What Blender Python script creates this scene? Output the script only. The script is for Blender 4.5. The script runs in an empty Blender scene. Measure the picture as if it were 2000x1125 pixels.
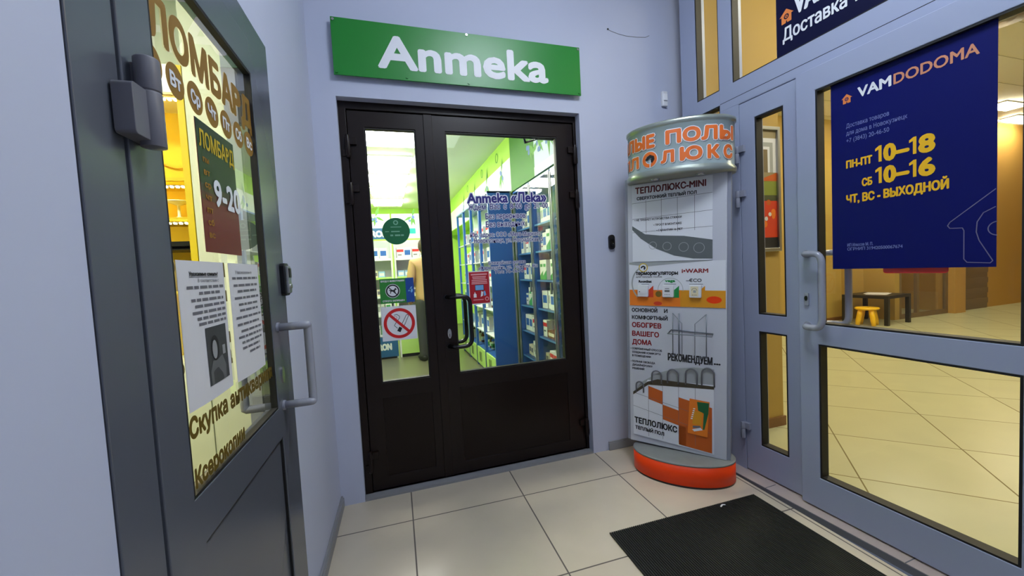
import bpy, bmesh, math, random
from mathutils import Vector, Matrix, Euler
S = bpy.context.scene
COL = S.collection
R = math.radians
random.seed(7)

# ------------------------------------------------------------------ camera
YAW, PIT, ROL = 0.30308, -0.05033989, -0.05295318
CAMZ = 1.27
cam = bpy.data.cameras.new('camera')
cam.sensor_width = 36.0
cam.lens = 777.0 / 2000.0 * 36.0
cam.clip_start = 0.05
cam.clip_end = 60
co = bpy.data.objects.new('camera', cam)
COL.objects.link(co)
cy, sy, cp, sp, cr, sr = math.cos(YAW), math.sin(YAW), math.cos(PIT), math.sin(PIT), math.cos(ROL), math.sin(ROL)
_f = Vector((sy * cp, cy * cp, sp)); _r = Vector((cy, -sy, 0)); _u = _r.cross(_f)
_r2 = cr * _r + sr * _u; _u2 = -sr * _r + cr * _u
mw = Matrix((_r2, _u2, -_f)).transposed().to_4x4()
mw.translation = Vector((0, 0, CAMZ))
co.matrix_world = mw
S.camera = co

# ------------------------------------------------------------------ world, exposure
w = bpy.data.worlds.new('world'); S.world = w; w.use_nodes = True
w.node_tree.nodes['Background'].inputs[0].default_value = (0.55, 0.65, 0.9, 1)
w.node_tree.nodes['Background'].inputs[1].default_value = 0.15
S.view_settings.view_transform = 'Standard'
S.view_settings.look = 'None'
S.view_settings.exposure = 0.0
S.view_settings.gamma = 1.0
S.view_settings.use_curve_mapping = False
S.cycles.max_bounces = 8
S.cycles.transparent_max_bounces = 24
S.cycles.use_denoising = True
S.cycles.sample_clamp_indirect = 6.0
S.cycles.caustics_reflective = False
S.cycles.caustics_refractive = False

# light levels of the lamps the place has (emission strength of the fixtures)
HALL_LAMP = 29.5
SHOP_LAMP = 27.0
LOBBY_LAMP = 33.0
PAWN_LAMP = 70.0
HALL_TINT = (0.79, 0.87, 1.0)
SHOP_TINT = (1.0, 1.0, 0.93)
LOBBY_TINT = (1.0, 0.92, 0.66)
PAWN_TINT = (1.0, 0.96, 0.80)

# ------------------------------------------------------------------ materials
def lin(c):
    return tuple((x / 12.92 if x <= 0.04045 else ((x + 0.055) / 1.055) ** 2.4) for x in (v / 255.0 for v in c)) + (1.0,)
MATS = {}
def mat(name, rgb, rough=0.5, metal=0.0, spec=0.5, noise=0.0, nscale=30.0, bump=0.0, emit=0.0, tint=None, coat=0.0):
    if name in MATS: return MATS[name]
    m = bpy.data.materials.new(name); m.use_nodes = True
    nt = m.node_tree; b = nt.nodes['Principled BSDF']
    col = lin(rgb)
    b.inputs['Base Color'].default_value = col
    b.inputs['Roughness'].default_value = rough
    b.inputs['Metallic'].default_value = metal
    b.inputs['Specular IOR Level'].default_value = spec
    b.inputs['Coat Weight'].default_value = coat
    if noise > 0 or bump > 0:
        tc = nt.nodes.new('ShaderNodeTexCoord')
        n = nt.nodes.new('ShaderNodeTexNoise'); n.inputs['Scale'].default_value = nscale; n.inputs['Detail'].default_value = 4
        nt.links.new(tc.outputs['Object'], n.inputs['Vector'])
        if noise > 0:
            mx = nt.nodes.new('ShaderNodeMix'); mx.data_type = 'RGBA'
            mx.inputs[6].default_value = tuple(c * (1 - noise) for c in col[:3]) + (1,)
            mx.inputs[7].default_value = tuple(min(1, c * (1 + noise)) for c in col[:3]) + (1,)
            nt.links.new(n.outputs['Fac'], mx.inputs[0])
            nt.links.new(mx.outputs[2], b.inputs['Base Color'])
        if bump > 0:
            bp = nt.nodes.new('ShaderNodeBump'); bp.inputs['Strength'].default_value = bump; bp.inputs['Distance'].default_value = 0.002
            nt.links.new(n.outputs['Fac'], bp.inputs['Height'])
            nt.links.new(bp.outputs[0], b.inputs['Normal'])
    if emit > 0:
        b.inputs['Emission Color'].default_value = (tint or (1, 1, 1)) + (1,)
        b.inputs['Emission Strength'].default_value = emit
    MATS[name] = m
    return m

def glass(name, tint=(1, 1, 1), gain=1.0):
    if name in MATS: return MATS[name]
    m = bpy.data.materials.new(name); m.use_nodes = True
    nt = m.node_tree
    for n in list(nt.nodes):
        if n.type != 'OUTPUT_MATERIAL': nt.nodes.remove(n)
    out = [n for n in nt.nodes if n.type == 'OUTPUT_MATERIAL'][0]
    t = nt.nodes.new('ShaderNodeBsdfTransparent'); t.inputs[0].default_value = tint + (1,)
    g = nt.nodes.new('ShaderNodeBsdfGlossy'); g.inputs['Roughness'].default_value = 0.0
    fr = nt.nodes.new('ShaderNodeFresnel'); fr.inputs[0].default_value = 1.45
    mu = nt.nodes.new('ShaderNodeMath'); mu.operation = 'MULTIPLY'; mu.inputs[1].default_value = gain
    mx = nt.nodes.new('ShaderNodeMixShader')
    geo = nt.nodes.new('ShaderNodeNewGeometry'); inv = nt.nodes.new('ShaderNodeMath'); inv.operation = 'SUBTRACT'; inv.inputs[0].default_value = 1.0
    mu2 = nt.nodes.new('ShaderNodeMath'); mu2.operation = 'MULTIPLY'
    nt.links.new(geo.outputs['Backfacing'], inv.inputs[1])
    nt.links.new(fr.outputs[0], mu.inputs[0])
    nt.links.new(mu.outputs[0], mu2.inputs[0]); nt.links.new(inv.outputs[0], mu2.inputs[1])
    nt.links.new(mu2.outputs[0], mx.inputs[0])
    nt.links.new(t.outputs[0], mx.inputs[1]); nt.links.new(g.outputs[0], mx.inputs[2])
    nt.links.new(mx.outputs[0], out.inputs[0])
    MATS[name] = m
    return m

def tilemat(name, tile, rgb, rgb2, grout, size=0.6, mortar=0.005, rough=0.22):
    m = bpy.data.materials.new(name); m.use_nodes = True
    nt = m.node_tree; b = nt.nodes['Principled BSDF']
    tc = nt.nodes.new('ShaderNodeTexCoord')
    br = nt.nodes.new('ShaderNodeTexBrick')
    br.offset = 0.0; br.squash = 1.0
    br.inputs['Scale'].default_value = 1.0
    br.inputs['Brick Width'].default_value = size; br.inputs['Row Height'].default_value = size
    br.inputs['Mortar Size'].default_value = mortar; br.inputs['Mortar Smooth'].default_value = 0.1
    br.inputs['Color1'].default_value = lin(rgb); br.inputs['Color2'].default_value = lin(rgb2); br.inputs['Mortar'].default_value = lin(grout)
    nt.links.new(tc.outputs['Object'], br.inputs['Vector'])
    n = nt.nodes.new('ShaderNodeTexNoise'); n.inputs['Scale'].default_value = 5.0; n.inputs['Detail'].default_value = 6
    nt.links.new(tc.outputs['Object'], n.inputs['Vector'])
    ramp = nt.nodes.new('ShaderNodeMapRange'); ramp.inputs[1].default_value = 0.3; ramp.inputs[2].default_value = 0.7
    ramp.inputs[3].default_value = 0.93; ramp.inputs[4].default_value = 1.0
    nt.links.new(n.outputs['Fac'], ramp.inputs[0])
    mx = nt.nodes.new('ShaderNodeMix'); mx.data_type = 'RGBA'; mx.blend_type = 'MULTIPLY'; mx.inputs[0].default_value = 1.0
    nt.links.new(br.outputs['Color'], mx.inputs[6]); nt.links.new(ramp.outputs[0], mx.inputs[7])
    nt.links.new(mx.outputs[2], b.inputs['Base Color'])
    rr = nt.nodes.new('ShaderNodeMapRange'); rr.inputs[3].default_value = rough; rr.inputs[4].default_value = 0.8
    nt.links.new(br.outputs['Fac'], rr.inputs[0]); nt.links.new(rr.outputs[0], b.inputs['Roughness'])
    bp = nt.nodes.new('ShaderNodeBump'); bp.inputs['Strength'].default_value = 0.4; bp.inputs['Distance'].default_value = 0.002; bp.invert = True
    nt.links.new(br.outputs['Fac'], bp.inputs['Height']); nt.links.new(bp.outputs[0], b.inputs['Normal'])
    MATS[name] = m
    return m

PLASTER = mat('hall_plaster', (188, 194, 214), 0.75, noise=0.03, nscale=3.0, bump=0.15)
ALU = mat('grey_painted_aluminium', (156, 164, 188), 0.38, spec=0.5, noise=0.015, nscale=6)
ALU_D = mat('dark_grey_painted_aluminium', (88, 92, 101), 0.24, spec=0.6, noise=0.02, nscale=5)
ALU_H = mat('grey_handle_enamel', (150, 153, 166), 0.25, spec=0.6)
BROWN = mat('dark_brown_aluminium', (24, 14, 10), 0.33, spec=0.3, noise=0.04, nscale=8)
BROWN_P = mat('dark_brown_panel', (22, 12, 8), 0.30, spec=0.25, noise=0.05, nscale=5)
RUBBER = mat('black_rubber_seal', (10, 10, 11), 0.6)
BLACKP = mat('black_plastic', (14, 14, 16), 0.3)
BLACKH = mat('black_handle_enamel', (12, 11, 11), 0.22)
CHROME = mat('chrome', (190, 190, 190), 0.25, 1.0)
SILVER = mat('silver_trim', (178, 180, 180), 0.35, 0.85)
WHITEP = mat('white_plastic', (225, 226, 228), 0.4)
PAPER = mat('white_paper', (214, 214, 216), 0.8, noise=0.02, nscale=20)
INK = mat('black_ink', (22, 22, 26), 0.6)
INKG = mat('grey_ink', (105, 105, 110), 0.7)
WHITE_I = mat('white_ink', (232, 234, 238), 0.5)
SIGNG = mat('green_sign_vinyl', (16, 128, 38), 0.35, noise=0.03, nscale=3)
GLASS = glass('clear_glass')
GLASS_L = glass('clear_glass_pawn', (0.97, 0.98, 0.96), 1.7)
BASEG = mat('grey_skirting', (138, 139, 142), 0.5, noise=0.04, nscale=10)
YELLOWW = mat('yellow_wall_paint', (180, 149, 76), 0.75, noise=0.02, nscale=3)
OCHREW = mat('ochre_wall_paint', (190, 148, 74), 0.75, noise=0.02, nscale=3)
GREENW = mat('light_green_wall_paint', (176, 214, 92), 0.7, noise=0.02, nscale=3)
CEILW = mat('white_ceiling_paint', (226, 226, 220), 0.85, noise=0.02, nscale=4)

# ------------------------------------------------------------------ mesh builder
_tcache = {}
def text_mesh(s):
    if s in _tcache: return _tcache[s]
    c = bpy.data.curves.new('lettering_curve', 'FONT'); c.body = s; c.resolution_u = 3
    o = bpy.data.objects.new('lettering_curve', c); COL.objects.link(o)
    dg = bpy.context.evaluated_depsgraph_get(); dg.update()
    me = bpy.data.meshes.new_from_object(o.evaluated_get(dg))
    V = [(v.co.x, v.co.y) for v in me.vertices]; F = [tuple(p.vertices) for p in me.polygons]
    bpy.data.meshes.remove(me); bpy.data.objects.remove(o); bpy.data.curves.remove(c)
    _tcache[s] = (V, F)
    return V, F

class MB:
    def __init__(self): self.v = []; self.f = []; self.m = []; self.mats = []; self.sm = []
    def mi(self, m):
        if m not in self.mats: self.mats.append(m)
        return self.mats.index(m)
    def add(self, V, F, m, smooth=False):
        o = len(self.v); i = self.mi(m)
        self.v += [tuple(x) for x in V]
        for f in F:
            self.f.append(tuple(o + k for k in f)); self.m.append(i); self.sm.append(smooth)
        return self
    def box(self, x0, x1, y0, y1, z0, z1, m):
        V = [(x0, y0, z0), (x1, y0, z0), (x1, y1, z0), (x0, y1, z0), (x0, y0, z1), (x1, y0, z1), (x1, y1, z1), (x0, y1, z1)]
        return self.add(V, [(3, 2, 1, 0), (4, 5, 6, 7), (0, 1, 5, 4), (1, 2, 6, 5), (2, 3, 7, 6), (3, 0, 4, 7)], m)
    def poly(self, pts, y, m):                       # flat print, seen from -y
        return self.add([(p[0], y, p[1]) for p in pts], [tuple(range(len(pts)))], m)
    def rect(self, x0, x1, z0, z1, y, m): return self.poly([(x0, z0), (x1, z0), (x1, z1), (x0, z1)], y, m)
    def line(self, p, q, wd, y, m):
        d = Vector((q[0] - p[0], q[1] - p[1])); n = Vector((-d.y, d.x)).normalized() * wd / 2
        return self.poly([(p[0] + n.x, p[1] + n.y), (p[0] - n.x, p[1] - n.y), (q[0] - n.x, q[1] - n.y), (q[0] + n.x, q[1] + n.y)], y, m)
    def pline(self, pts, wd, y, m):
        for a, b in zip(pts, pts[1:]): self.line(a, b, wd, y, m)
        for p in pts[1:-1]: self.disc(p[0], p[1], wd / 2, y, m, 8)
        return self
    def disc(self, cx, cz, r, y, m, n=32, rz=None):
        rz = rz or r
        return self.poly([(cx + r * math.cos(2 * math.pi * k / n), cz + rz * math.sin(2 * math.pi * k / n)) for k in range(n)], y, m)
    def ring(self, cx, cz, r0, r1, y, m, n=40, a0=0, a1=2 * math.pi, sq=1.0):
        V = []; F = []
        for k in range(n + 1):
            a = a0 + (a1 - a0) * k / n
            for r in (r0, r1): V.append((cx + r * math.cos(a), y, cz + sq * r * math.sin(a)))
        for k in range(n): F.append((2 * k, 2 * k + 1, 2 * k + 3, 2 * k + 2))
        return self.add(V, F, m)
    def prism(self, pts, y0, y1, m):
        n = len(pts)
        V = [(p[0], y0, p[1]) for p in pts] + [(p[0], y1, p[1]) for p in pts]
        F = [tuple(range(n)), tuple(range(2 * n - 1, n - 1, -1))] + [((k + 1) % n, k, k + n, (k + 1) % n + n) for k in range(n)]
        return self.add(V, F, m)
    def tube(self, path, r, m, n=12, caps=True):
        P = [Vector(p) for p in path]; V = []; F = []
        for i, p in enumerate(P):
            t = ((P[min(i + 1, len(P) - 1)] - P[max(i - 1, 0)])).normalized()
            a = Vector((0, 0, 1)) if abs(t.z) < 0.9 else Vector((1, 0, 0))
            if i == 0: u = t.cross(a).normalized()
            else: u = (u - t * u.dot(t)).normalized()
            v = t.cross(u)
            rr = r[i] if isinstance(r, (list, tuple)) else r
            for k in range(n):
                an = 2 * math.pi * k / n
                V.append(p + (u * math.cos(an) + v * math.sin(an)) * rr)
        for i in range(len(P) - 1):
            for k in range(n):
                F.append((i * n + k, i * n + (k + 1) % n, (i + 1) * n + (k + 1) % n, (i + 1) * n + k))
        if caps:
            F.append(tuple(reversed(range(n)))); F.append(tuple(range((len(P) - 1) * n, len(P) * n)))
        return self.add(V, F, m, True)
    def lathe(self, prof, m, c=(0, 0, 0), n=32, a=1.0, b=1.0, smooth=True):   # profile of (r, z); a, b squash to an ellipse
        V = []; F = []
        for r, z in prof:
            for k in range(n):
                an = 2 * math.pi * k / n
                V.append((c[0] + a * r * math.cos(an), c[1] + b * r * math.sin(an), c[2] + z))
        for i in range(len(prof) - 1):
            for k in range(n): F.append((i * n + k, i * n + (k + 1) % n, (i + 1) * n + (k + 1) % n, (i + 1) * n + k))
        if prof[0][0] > 1e-6: F.append(tuple(reversed(range(n))))
        if prof[-1][0] > 1e-6: F.append(tuple(range((len(prof) - 1) * n, len(prof) * n)))
        return self.add(V, F, m, smooth)
    def cyl_y(self, cx, cz, r, y0, y1, m, n=20, rz=None):
        rz = rz or r
        return self.prism([(cx + r * math.cos(2 * math.pi * k / n), cz + rz * math.sin(2 * math.pi * k / n)) for k in range(n)], y0, y1, m)
    def text(self, s, x0, x1, z0, cap, y, m, bold=0.0, shear=0.0, slope=0.0, fn=None, grow=0.0):
        """String s printed from x0 to x1, baseline z0, capital height cap."""
        V, F = text_mesh(s)
        if not V: return self
        a = min(p[0] for p in V); b = max(p[0] for p in V)
        sx = (x1 - x0) / max(b - a, 1e-6); sz = cap / 0.70
        offs = [(0, 0)]
        bw = (bold + grow) * cap
        if bw > 0:
            for k in range(8): offs.append((bw * math.cos(k * math.pi / 4), bw * math.sin(k * math.pi / 4)))
        for j, (dx, dz) in enumerate(offs):
            W = []; d = 7e-5 * (len(offs) - 1 if j == 0 else j - 1)     # each stroke of a bold letter lies on its own thin layer
            for px, pz in V:
                x = x0 + (px - a) * sx + dx; z = pz * sz + dz
                x += shear * z; z = z0 + z + slope * (x - x0)
                W.append(fn(x, z, d) if fn else (x, y - d, z))
            self.add(W, F, m)
        return self
    def build(self, name, parent=None, bevel=0.0, seg=2, merge=False):
        me = bpy.data.meshes.new(name)
        me.from_pydata(self.v, [], self.f)
        for m in self.mats: me.materials.append(m)
        me.polygons.foreach_set('material_index', self.m)
        me.polygons.foreach_set('use_smooth', self.sm)
        me.update()
        o = bpy.data.objects.new(name, me); COL.objects.link(o)
        if parent: o.parent = parent
        if bevel > 0:
            b = o.modifiers.new('bevel', 'BEVEL'); b.width = bevel; b.segments = seg; b.limit_method = 'ANGLE'
        return o

def tag(o, label=None, cat=None, group=None, kind=None):
    if label: o['label'] = label
    if cat: o['category'] = cat
    if group: o['group'] = group
    if kind: o['kind'] = kind
    return o
def thing(name, label, cat, loc=(0, 0, 0), rz=0.0, group=None, kind=None):
    o = bpy.data.objects.new(name, None); COL.objects.link(o)
    o.location = loc; o.rotation_euler = (0, 0, rz); o.empty_display_size = 0.1
    return tag(o, label, cat, group, kind)
def place(o, loc, rz=0.0):
    o.location = loc; o.rotation_euler = (0, 0, rz); return o
def arc(cx, cz, r, a0, a1, n=8): return [(cx + r * math.cos(R(a0 + (a1 - a0) * k / n)), cz + r * math.sin(R(a0 + (a1 - a0) * k / n))) for k in range(n + 1)]
def rrect(x0, x1, z0, z1, r, n=5):
    return arc(x1 - r, z0 + r, r, -90, 0, n) + arc(x1 - r, z1 - r, r, 0, 90, n) + arc(x0 + r, z1 - r, r, 90, 180, n) + arc(x0 + r, z0 + r, r, 180, 270, n)

# frames of the three walls: local x to the right as one faces the wall, local y into the wall, z up
YW = 2.345
AR = R(-87.853); OR = Vector((1.96745, 1.79867, 0))
AL = R(88.009); OL = Vector((-0.3439, 1.5871, 0))
def at(O, ang, x, y, z=0.0):
    return Vector((O.x + x * math.cos(ang) - y * math.sin(ang), O.y + x * math.sin(ang) + y * math.cos(ang), z))
KL = 0.86
def lx(s): return s * KL
def lz(z): return CAMZ + (z - CAMZ) * KL
def gx(s): return (1.5742 + lx(s)) * 1.0145 - 1.5742      # the same on the pane, which lies 6 mm deeper
def gz(z): return CAMZ + (lz(z) - CAMZ) * 1.0145

# ================================================================== SETTING: the entrance hall
HALLT = tilemat('hall_floor_tiles', 0.6, (207, 195, 174), (203, 191, 171), (96, 88, 82), 0.6, 0.0035, 0.2)
fl = MB(); fl.box(-1.6, 1.22, -4.4, 0.62, -0.05, 0.0, HALLT)
tag(place(fl.build('floor'), (0.648, 2.058, 0), R(-1.127)), 'large beige square floor tiles of the entrance hall', 'floor', kind='structure')
SILL = mat('doorway_tile_strip', (196, 178, 168), 0.3, noise=0.04, nscale=6)
sl = MB(); sl.box(-0.56, 1.2, -0.085, 0.02, -0.03, 0.003, SILL); sl.box(-0.56, 1.2, -0.089, -0.085, -0.03, 0.0015, INKG)
for x in (0.18, 0.78): sl.box(x, x + 0.004, -0.085, -0.01, 0.0, 0.0035, INKG)
tag(place(sl.build('trim_1'), OR, AR), 'narrow pinkish tile strip along the foot of the glazed storefront', 'threshold', kind='structure')

# back wall with the pharmacy doorway
DX0, DX1, DTOP = -0.197, 1.246, 2.238
bwm = MB()
bwm.box(-0.62, DX0, 0, 0.19, 0, 3.3, PLASTER); bwm.box(DX1, 2.12, 0, 0.19, 0, 3.3, PLASTER); bwm.box(DX0, DX1, 0, 0.19, DTOP, 3.3, PLASTER)
tag(place(bwm.build('wall_back'), (0, YW, 0)), 'pale lavender plaster wall around the brown pharmacy doors', 'wall', kind='structure')
crk = MB()
pts = [(1.482, 2.793), (1.50, 2.785), (1.56, 2.772), (1.62, 2.766), (1.70, 2.768), (1.77, 2.775), (1.80, 2.79)]
crk.tube([(p[0], -0.0005, p[1]) for p in pts], 0.0016, INKG, 6); crk.cyl_y(1.482, 2.793, 0.006, -0.003, 0.001, BLACKP, 10)
tag(place(crk.build('cable'), (0, YW, 0)), 'thin grey wire stub hanging in a curve high on the back wall', 'wire')

lw = MB()
LX0, LX1, LTOP = -0.912, -0.006, 2.066
lw.box(-3.9, LX0, 0.003, 0.14, 0, 3.3, PLASTER); lw.box(LX1, 0.775, 0.003, 0.14, 0, 3.3, PLASTER); lw.box(LX0, LX1, 0.003, 0.14, LTOP, 3.3, PLASTER)
tag(place(lw.build('wall_left'), OL, AL), 'pale lavender plaster wall on the left of the hall', 'wall', kind='structure')
sk = MB()
sk.box(-0.004, 0.76, -0.013, 0.003, 0, 0.05, BASEG); sk.box(-0.004, 0.76, -0.008, 0.003, 0.05, 0.06, BASEG)
tag(place(sk.build('baseboard_left', bevel=0.002), OL, AL), 'grey plastic skirting at the foot of the left wall', 'skirting', kind='structure')
sk = MB(); sk.box(1.36, 1.93, -0.013, 0, 0, 0.05, BASEG); sk.box(1.36, 1.93, -0.008, 0, 0.05, 0.06, BASEG)
tag(place(sk.build('baseboard_back', bevel=0.002), (0, YW, 0)), 'grey plastic skirting behind the advertising stand', 'skirting', kind='structure')
ce = MB(); ce.box(-0.75, 2.2, -2.4, 2.53, 3.3, 3.4, CEILW)
tag(ce.build('ceiling'), 'white ceiling of the entrance hall', 'ceiling', kind='structure')
fw = MB(); fw.box(-0.75, 2.3, -2.5, -2.3, 0, 3.3, PLASTER)
tag(fw.build('wall_front'), 'pale plaster wall closing the hall behind the viewer', 'wall', kind='structure')

def lamp_panel(name, label, group, loc, sx, sy, strength, tint, frame=WHITEP, drop=0.0):
    t = thing(name, label, 'ceiling light', loc, group=group)
    m = mat('lamp_%g_%g' % (strength, tint[2]), (240, 240, 235), 0.5, emit=strength, tint=tint)
    a = MB(); a.box(-sx / 2, sx / 2, -sy / 2, sy / 2, -0.012 - drop, -0.008, m); a.build('diffuser', t)
    b = MB(); k = 0.02
    for q in ((-sx / 2 - k, sx / 2 + k, -sy / 2 - k, -sy / 2), (-sx / 2 - k, sx / 2 + k, sy / 2, sy / 2 + k), (-sx / 2 - k, -sx / 2, -sy / 2, sy / 2), (sx / 2, sx / 2 + k, -sy / 2, sy / 2)):
        b.box(q[0], q[1], q[2], q[3], -0.02, 0, frame)
    b.build('frame', t)
    return t
lamp_panel('ceiling_panel_light', 'square opal box lamp on the hall ceiling before the pharmacy doors', None, (0.95, 0.75, 3.3), 0.55, 0.55, HALL_LAMP, HALL_TINT, drop=0.11)
lamp_panel('ceiling_panel_light', 'square opal box lamp on the hall ceiling behind the viewer', None, (0.85, -1.1, 3.3), 0.55, 0.55, HALL_LAMP * 0.22, HALL_TINT, drop=0.11)

# ------------------------------------------------------------------ door helpers
def frame_rects(mb, x0, x1, z0, z1, holes, y0, y1, m):
    """A flat frame x0..x1, z0..z1 with rectangular holes, cut into boxes (one mesh)."""
    xs = sorted({x0, x1, *[h[0] for h in holes], *[h[1] for h in holes]}); zs = sorted({z0, z1, *[h[2] for h in holes], *[h[3] for h in holes]})
    solid = lambda i, j: not any(h[0] <= (xs[i] + xs[i + 1]) / 2 <= h[1] and h[2] <= (zs[j] + zs[j + 1]) / 2 <= h[3] for h in holes)
    nx, nz = len(xs), len(zs)
    V = [(x, y, z) for y in (y0, y1) for z in zs for x in xs]
    ix = lambda k, j, i: k * nx * nz + j * nx + i
    F = []
    for j in range(nz - 1):
        for i in range(nx - 1):
            if not solid(i, j): continue
            F.append((ix(0, j, i), ix(0, j, i + 1), ix(0, j + 1, i + 1), ix(0, j + 1, i)))
            F.append((ix(1, j, i + 1), ix(1, j, i), ix(1, j + 1, i), ix(1, j + 1, i + 1)))
            if i == 0 or not solid(i - 1, j): F.append((ix(1, j, i), ix(0, j, i), ix(0, j + 1, i), ix(1, j + 1, i)))
            if i == nx - 2 or not solid(i + 1, j): F.append((ix(0, j, i + 1), ix(1, j, i + 1), ix(1, j + 1, i + 1), ix(0, j + 1, i + 1)))
            if j == 0 or not solid(i, j - 1): F.append((ix(1, j, i), ix(1, j, i + 1), ix(0, j, i + 1), ix(0, j, i)))
            if j == nz - 2 or not solid(i, j + 1): F.append((ix(0, j + 1, i), ix(0, j + 1, i + 1), ix(1, j + 1, i + 1), ix(1, j + 1, i)))
    used = sorted({k for f in F for k in f}); mp = {k: n for n, k in enumerate(used)}
    mb.add([V[k] for k in used], [tuple(mp[k] for k in f) for f in F], m)
    return mb
def gasket(mb, h, y0, y1, t, m=RUBBER):
    frame_rects(mb, h[0], h[1], h[2], h[3], [(h[0] + t, h[1] - t, h[2] + t, h[3] - t)], y0, y1, m)
def pull(mb, mx, z0, z1, gx, gy, y, r, m, sgn=-1):
    """Bow handle: foot at (mx, y), out to gy, over to the grip at gx, down and back."""
    yy = y + sgn * gy
    a = Vector((mx, y, 0)); b = Vector((mx + (gx - mx) * 0.25, yy, 0)); c = Vector((gx, yy, 0))
    def rnd(p, q, s, n=6):
        out = []
        for k in range(n + 1):
            t = k / n; out.append(p * (1 - t) ** 2 + q * 2 * t * (1 - t) + s * t * t)
        return out
    up = Vector((0, 0, 1)); e = 0.03
    A = a + up * z1; B = b + up * z1; Cc = c + up * z1; D = c + up * z0; E_ = b + up * z0; F_ = a + up * z0
    path = [A]
    def corner(p, q, s, d):
        d1 = min(d, (p - q).length * 0.48); d2 = min(d, (s - q).length * 0.48)
        return rnd(q + (p - q).normalized() * d1, q, q + (s - q).normalized() * d2)
    path += corner(A, B, Cc, 0.02) + corner(B, Cc, D, 0.05) + corner(Cc, D, E_, 0.05) + corner(D, E_, F_, 0.02) + [F_]
    mb.tube(path, r, m, 14)
    for z in (z0, z1):
        mb.cyl_y(mx, z, r * 1.25, min(y, y + sgn * 0.006), max(y, y + sgn * 0.006), m, 18)

# ================================================================== DOOR 2: brown pharmacy doors
YD = 0.065
d2 = thing('door_2', 'dark brown double glazed pharmacy doors under the green sign', 'door', (0, YW, 0), kind='structure')
fb = MB(); frame_rects(fb, DX0, DX1, 0.0, DTOP, [(-0.158, 1.228, 0.012, 2.196)], YD - 0.01, 0.128, BROWN); frame_rects(fb, DX0, DX1, 0.0, DTOP, [(-0.135, 1.205, 0.012, 2.172)], 0.128, 0.16, BROWN); fb.build('frame', d2, 0.002)
th = MB(); th.box(DX0, DX1, 0.0, 0.16, -0.002, 0.012, BASEG); th.build('threshold', d2)
GT, GB = 2.102, 0.643
def pharm_leaf(x0, x1, g0, g1, p0, p1):
    lf = MB(); frame_rects(lf, x0, x1, 0.016, 2.193, [(g0, g1, GB, GT), (p0, p1, 0.09, 0.55)], YD, YD + 0.06, BROWN)
    leaf = lf.build('door_leaf', d2, 0.003)
    p = MB(); p.box(p0 + 0.001, p1 - 0.001, YD + 0.006, YD + 0.05, 0.09, 0.55, BROWN_P)
    p.prism([(p0, 0.09), (p1, 0.09), (p1, 0.55), (p0, 0.55)], YD + 0.005, YD + 0.006, BROWN_P); p.build('lower_panel', leaf)
    g = MB(); gasket(g, (g0, g1, GB, GT), YD + 0.004, YD + 0.03, 0.006); g.build('glazing_seal', leaf)
    q = MB(); q.box(g0 + 0.002, g1 - 0.002, YD + 0.022, YD + 0.028, GB + 0.002, GT - 0.002, GLASS); q.build('glass_pane', leaf)
    return leaf
leafA = pharm_leaf(-0.155, 0.286, -0.066, 0.212, -0.066, 0.212)
leafB = pharm_leaf(0.290, 1.225, 0.388, 1.109, 0.388, 1.109)
ov = MB(); ov.box(0.262, 0.312, YD - 0.006, YD, 0.016, 2.193, BROWN); ov.build('meeting_strip', leafB, 0.002)
def hinge_brown(leaf, x, z, side):
    h = MB(); h.box(x - 0.012, x + 0.012, YD - 0.03, YD - 0.012, z - 0.055, z + 0.045, BROWN)
    h.lathe([(0.011, -0.065), (0.011, 0.06)], BROWN, (x, YD - 0.022, z), 14)
    h.box(min(x, x + side * 0.045), max(x, x + side * 0.045), YD - 0.018, YD, z + 0.01, z + 0.05, BROWN)
    h.box(min(x, x - side * 0.03), max(x, x - side * 0.03), YD - 0.018, YD, z - 0.055, z - 0.02, BROWN)
    h.build('hinge', leaf, 0.002)
for z in (1.99, 1.73, 0.20): hinge_brown(leafA, -0.157, z, 1)
for z in (1.99, 1.70, 0.17): hinge_brown(leafB, 1.227, z, -1)
h = MB(); pull(h, 0.335, 0.815, 1.115, 0.468, 0.055, YD, 0.0125, BLACKH); tag(h.build('handle', leafB), 'black bow handle on the hall side')
h = MB(); pull(h, 0.335, 0.815, 1.115, 0.468, 0.055, YD + 0.06, 0.0125, BLACKH, 1); tag(h.build('handle', leafB), 'black bow handle on the pharmacy side')
k = MB(); k.cyl_y(0.341, 0.893, 0.012, YD - 0.008, YD, CHROME, 20, 0.03); k.cyl_y(0.341, 0.898, 0.007, YD - 0.011, YD - 0.008, CHROME, 14); k.box(0.3395, 0.3425, YD - 0.0112, YD - 0.01, 0.874, 0.892, BLACKP); tag(k.build('lock', leafB), 'small oval chrome lock')
k = MB(); k.box(1.00, 1.19, YD + 0.06, YD + 0.11, 2.115, 2.165, BLACKP)
k.tube([(0.905, YD + 0.09, 2.190), (0.997, YD + 0.285, 2.151)], 0.008, BLACKP, 8); k.tube([(0.997, YD + 0.285, 2.151), (1.10, YD + 0.10, 2.150)], 0.008, BLACKP, 8)
k.build('door_closer', leafB)
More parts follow.
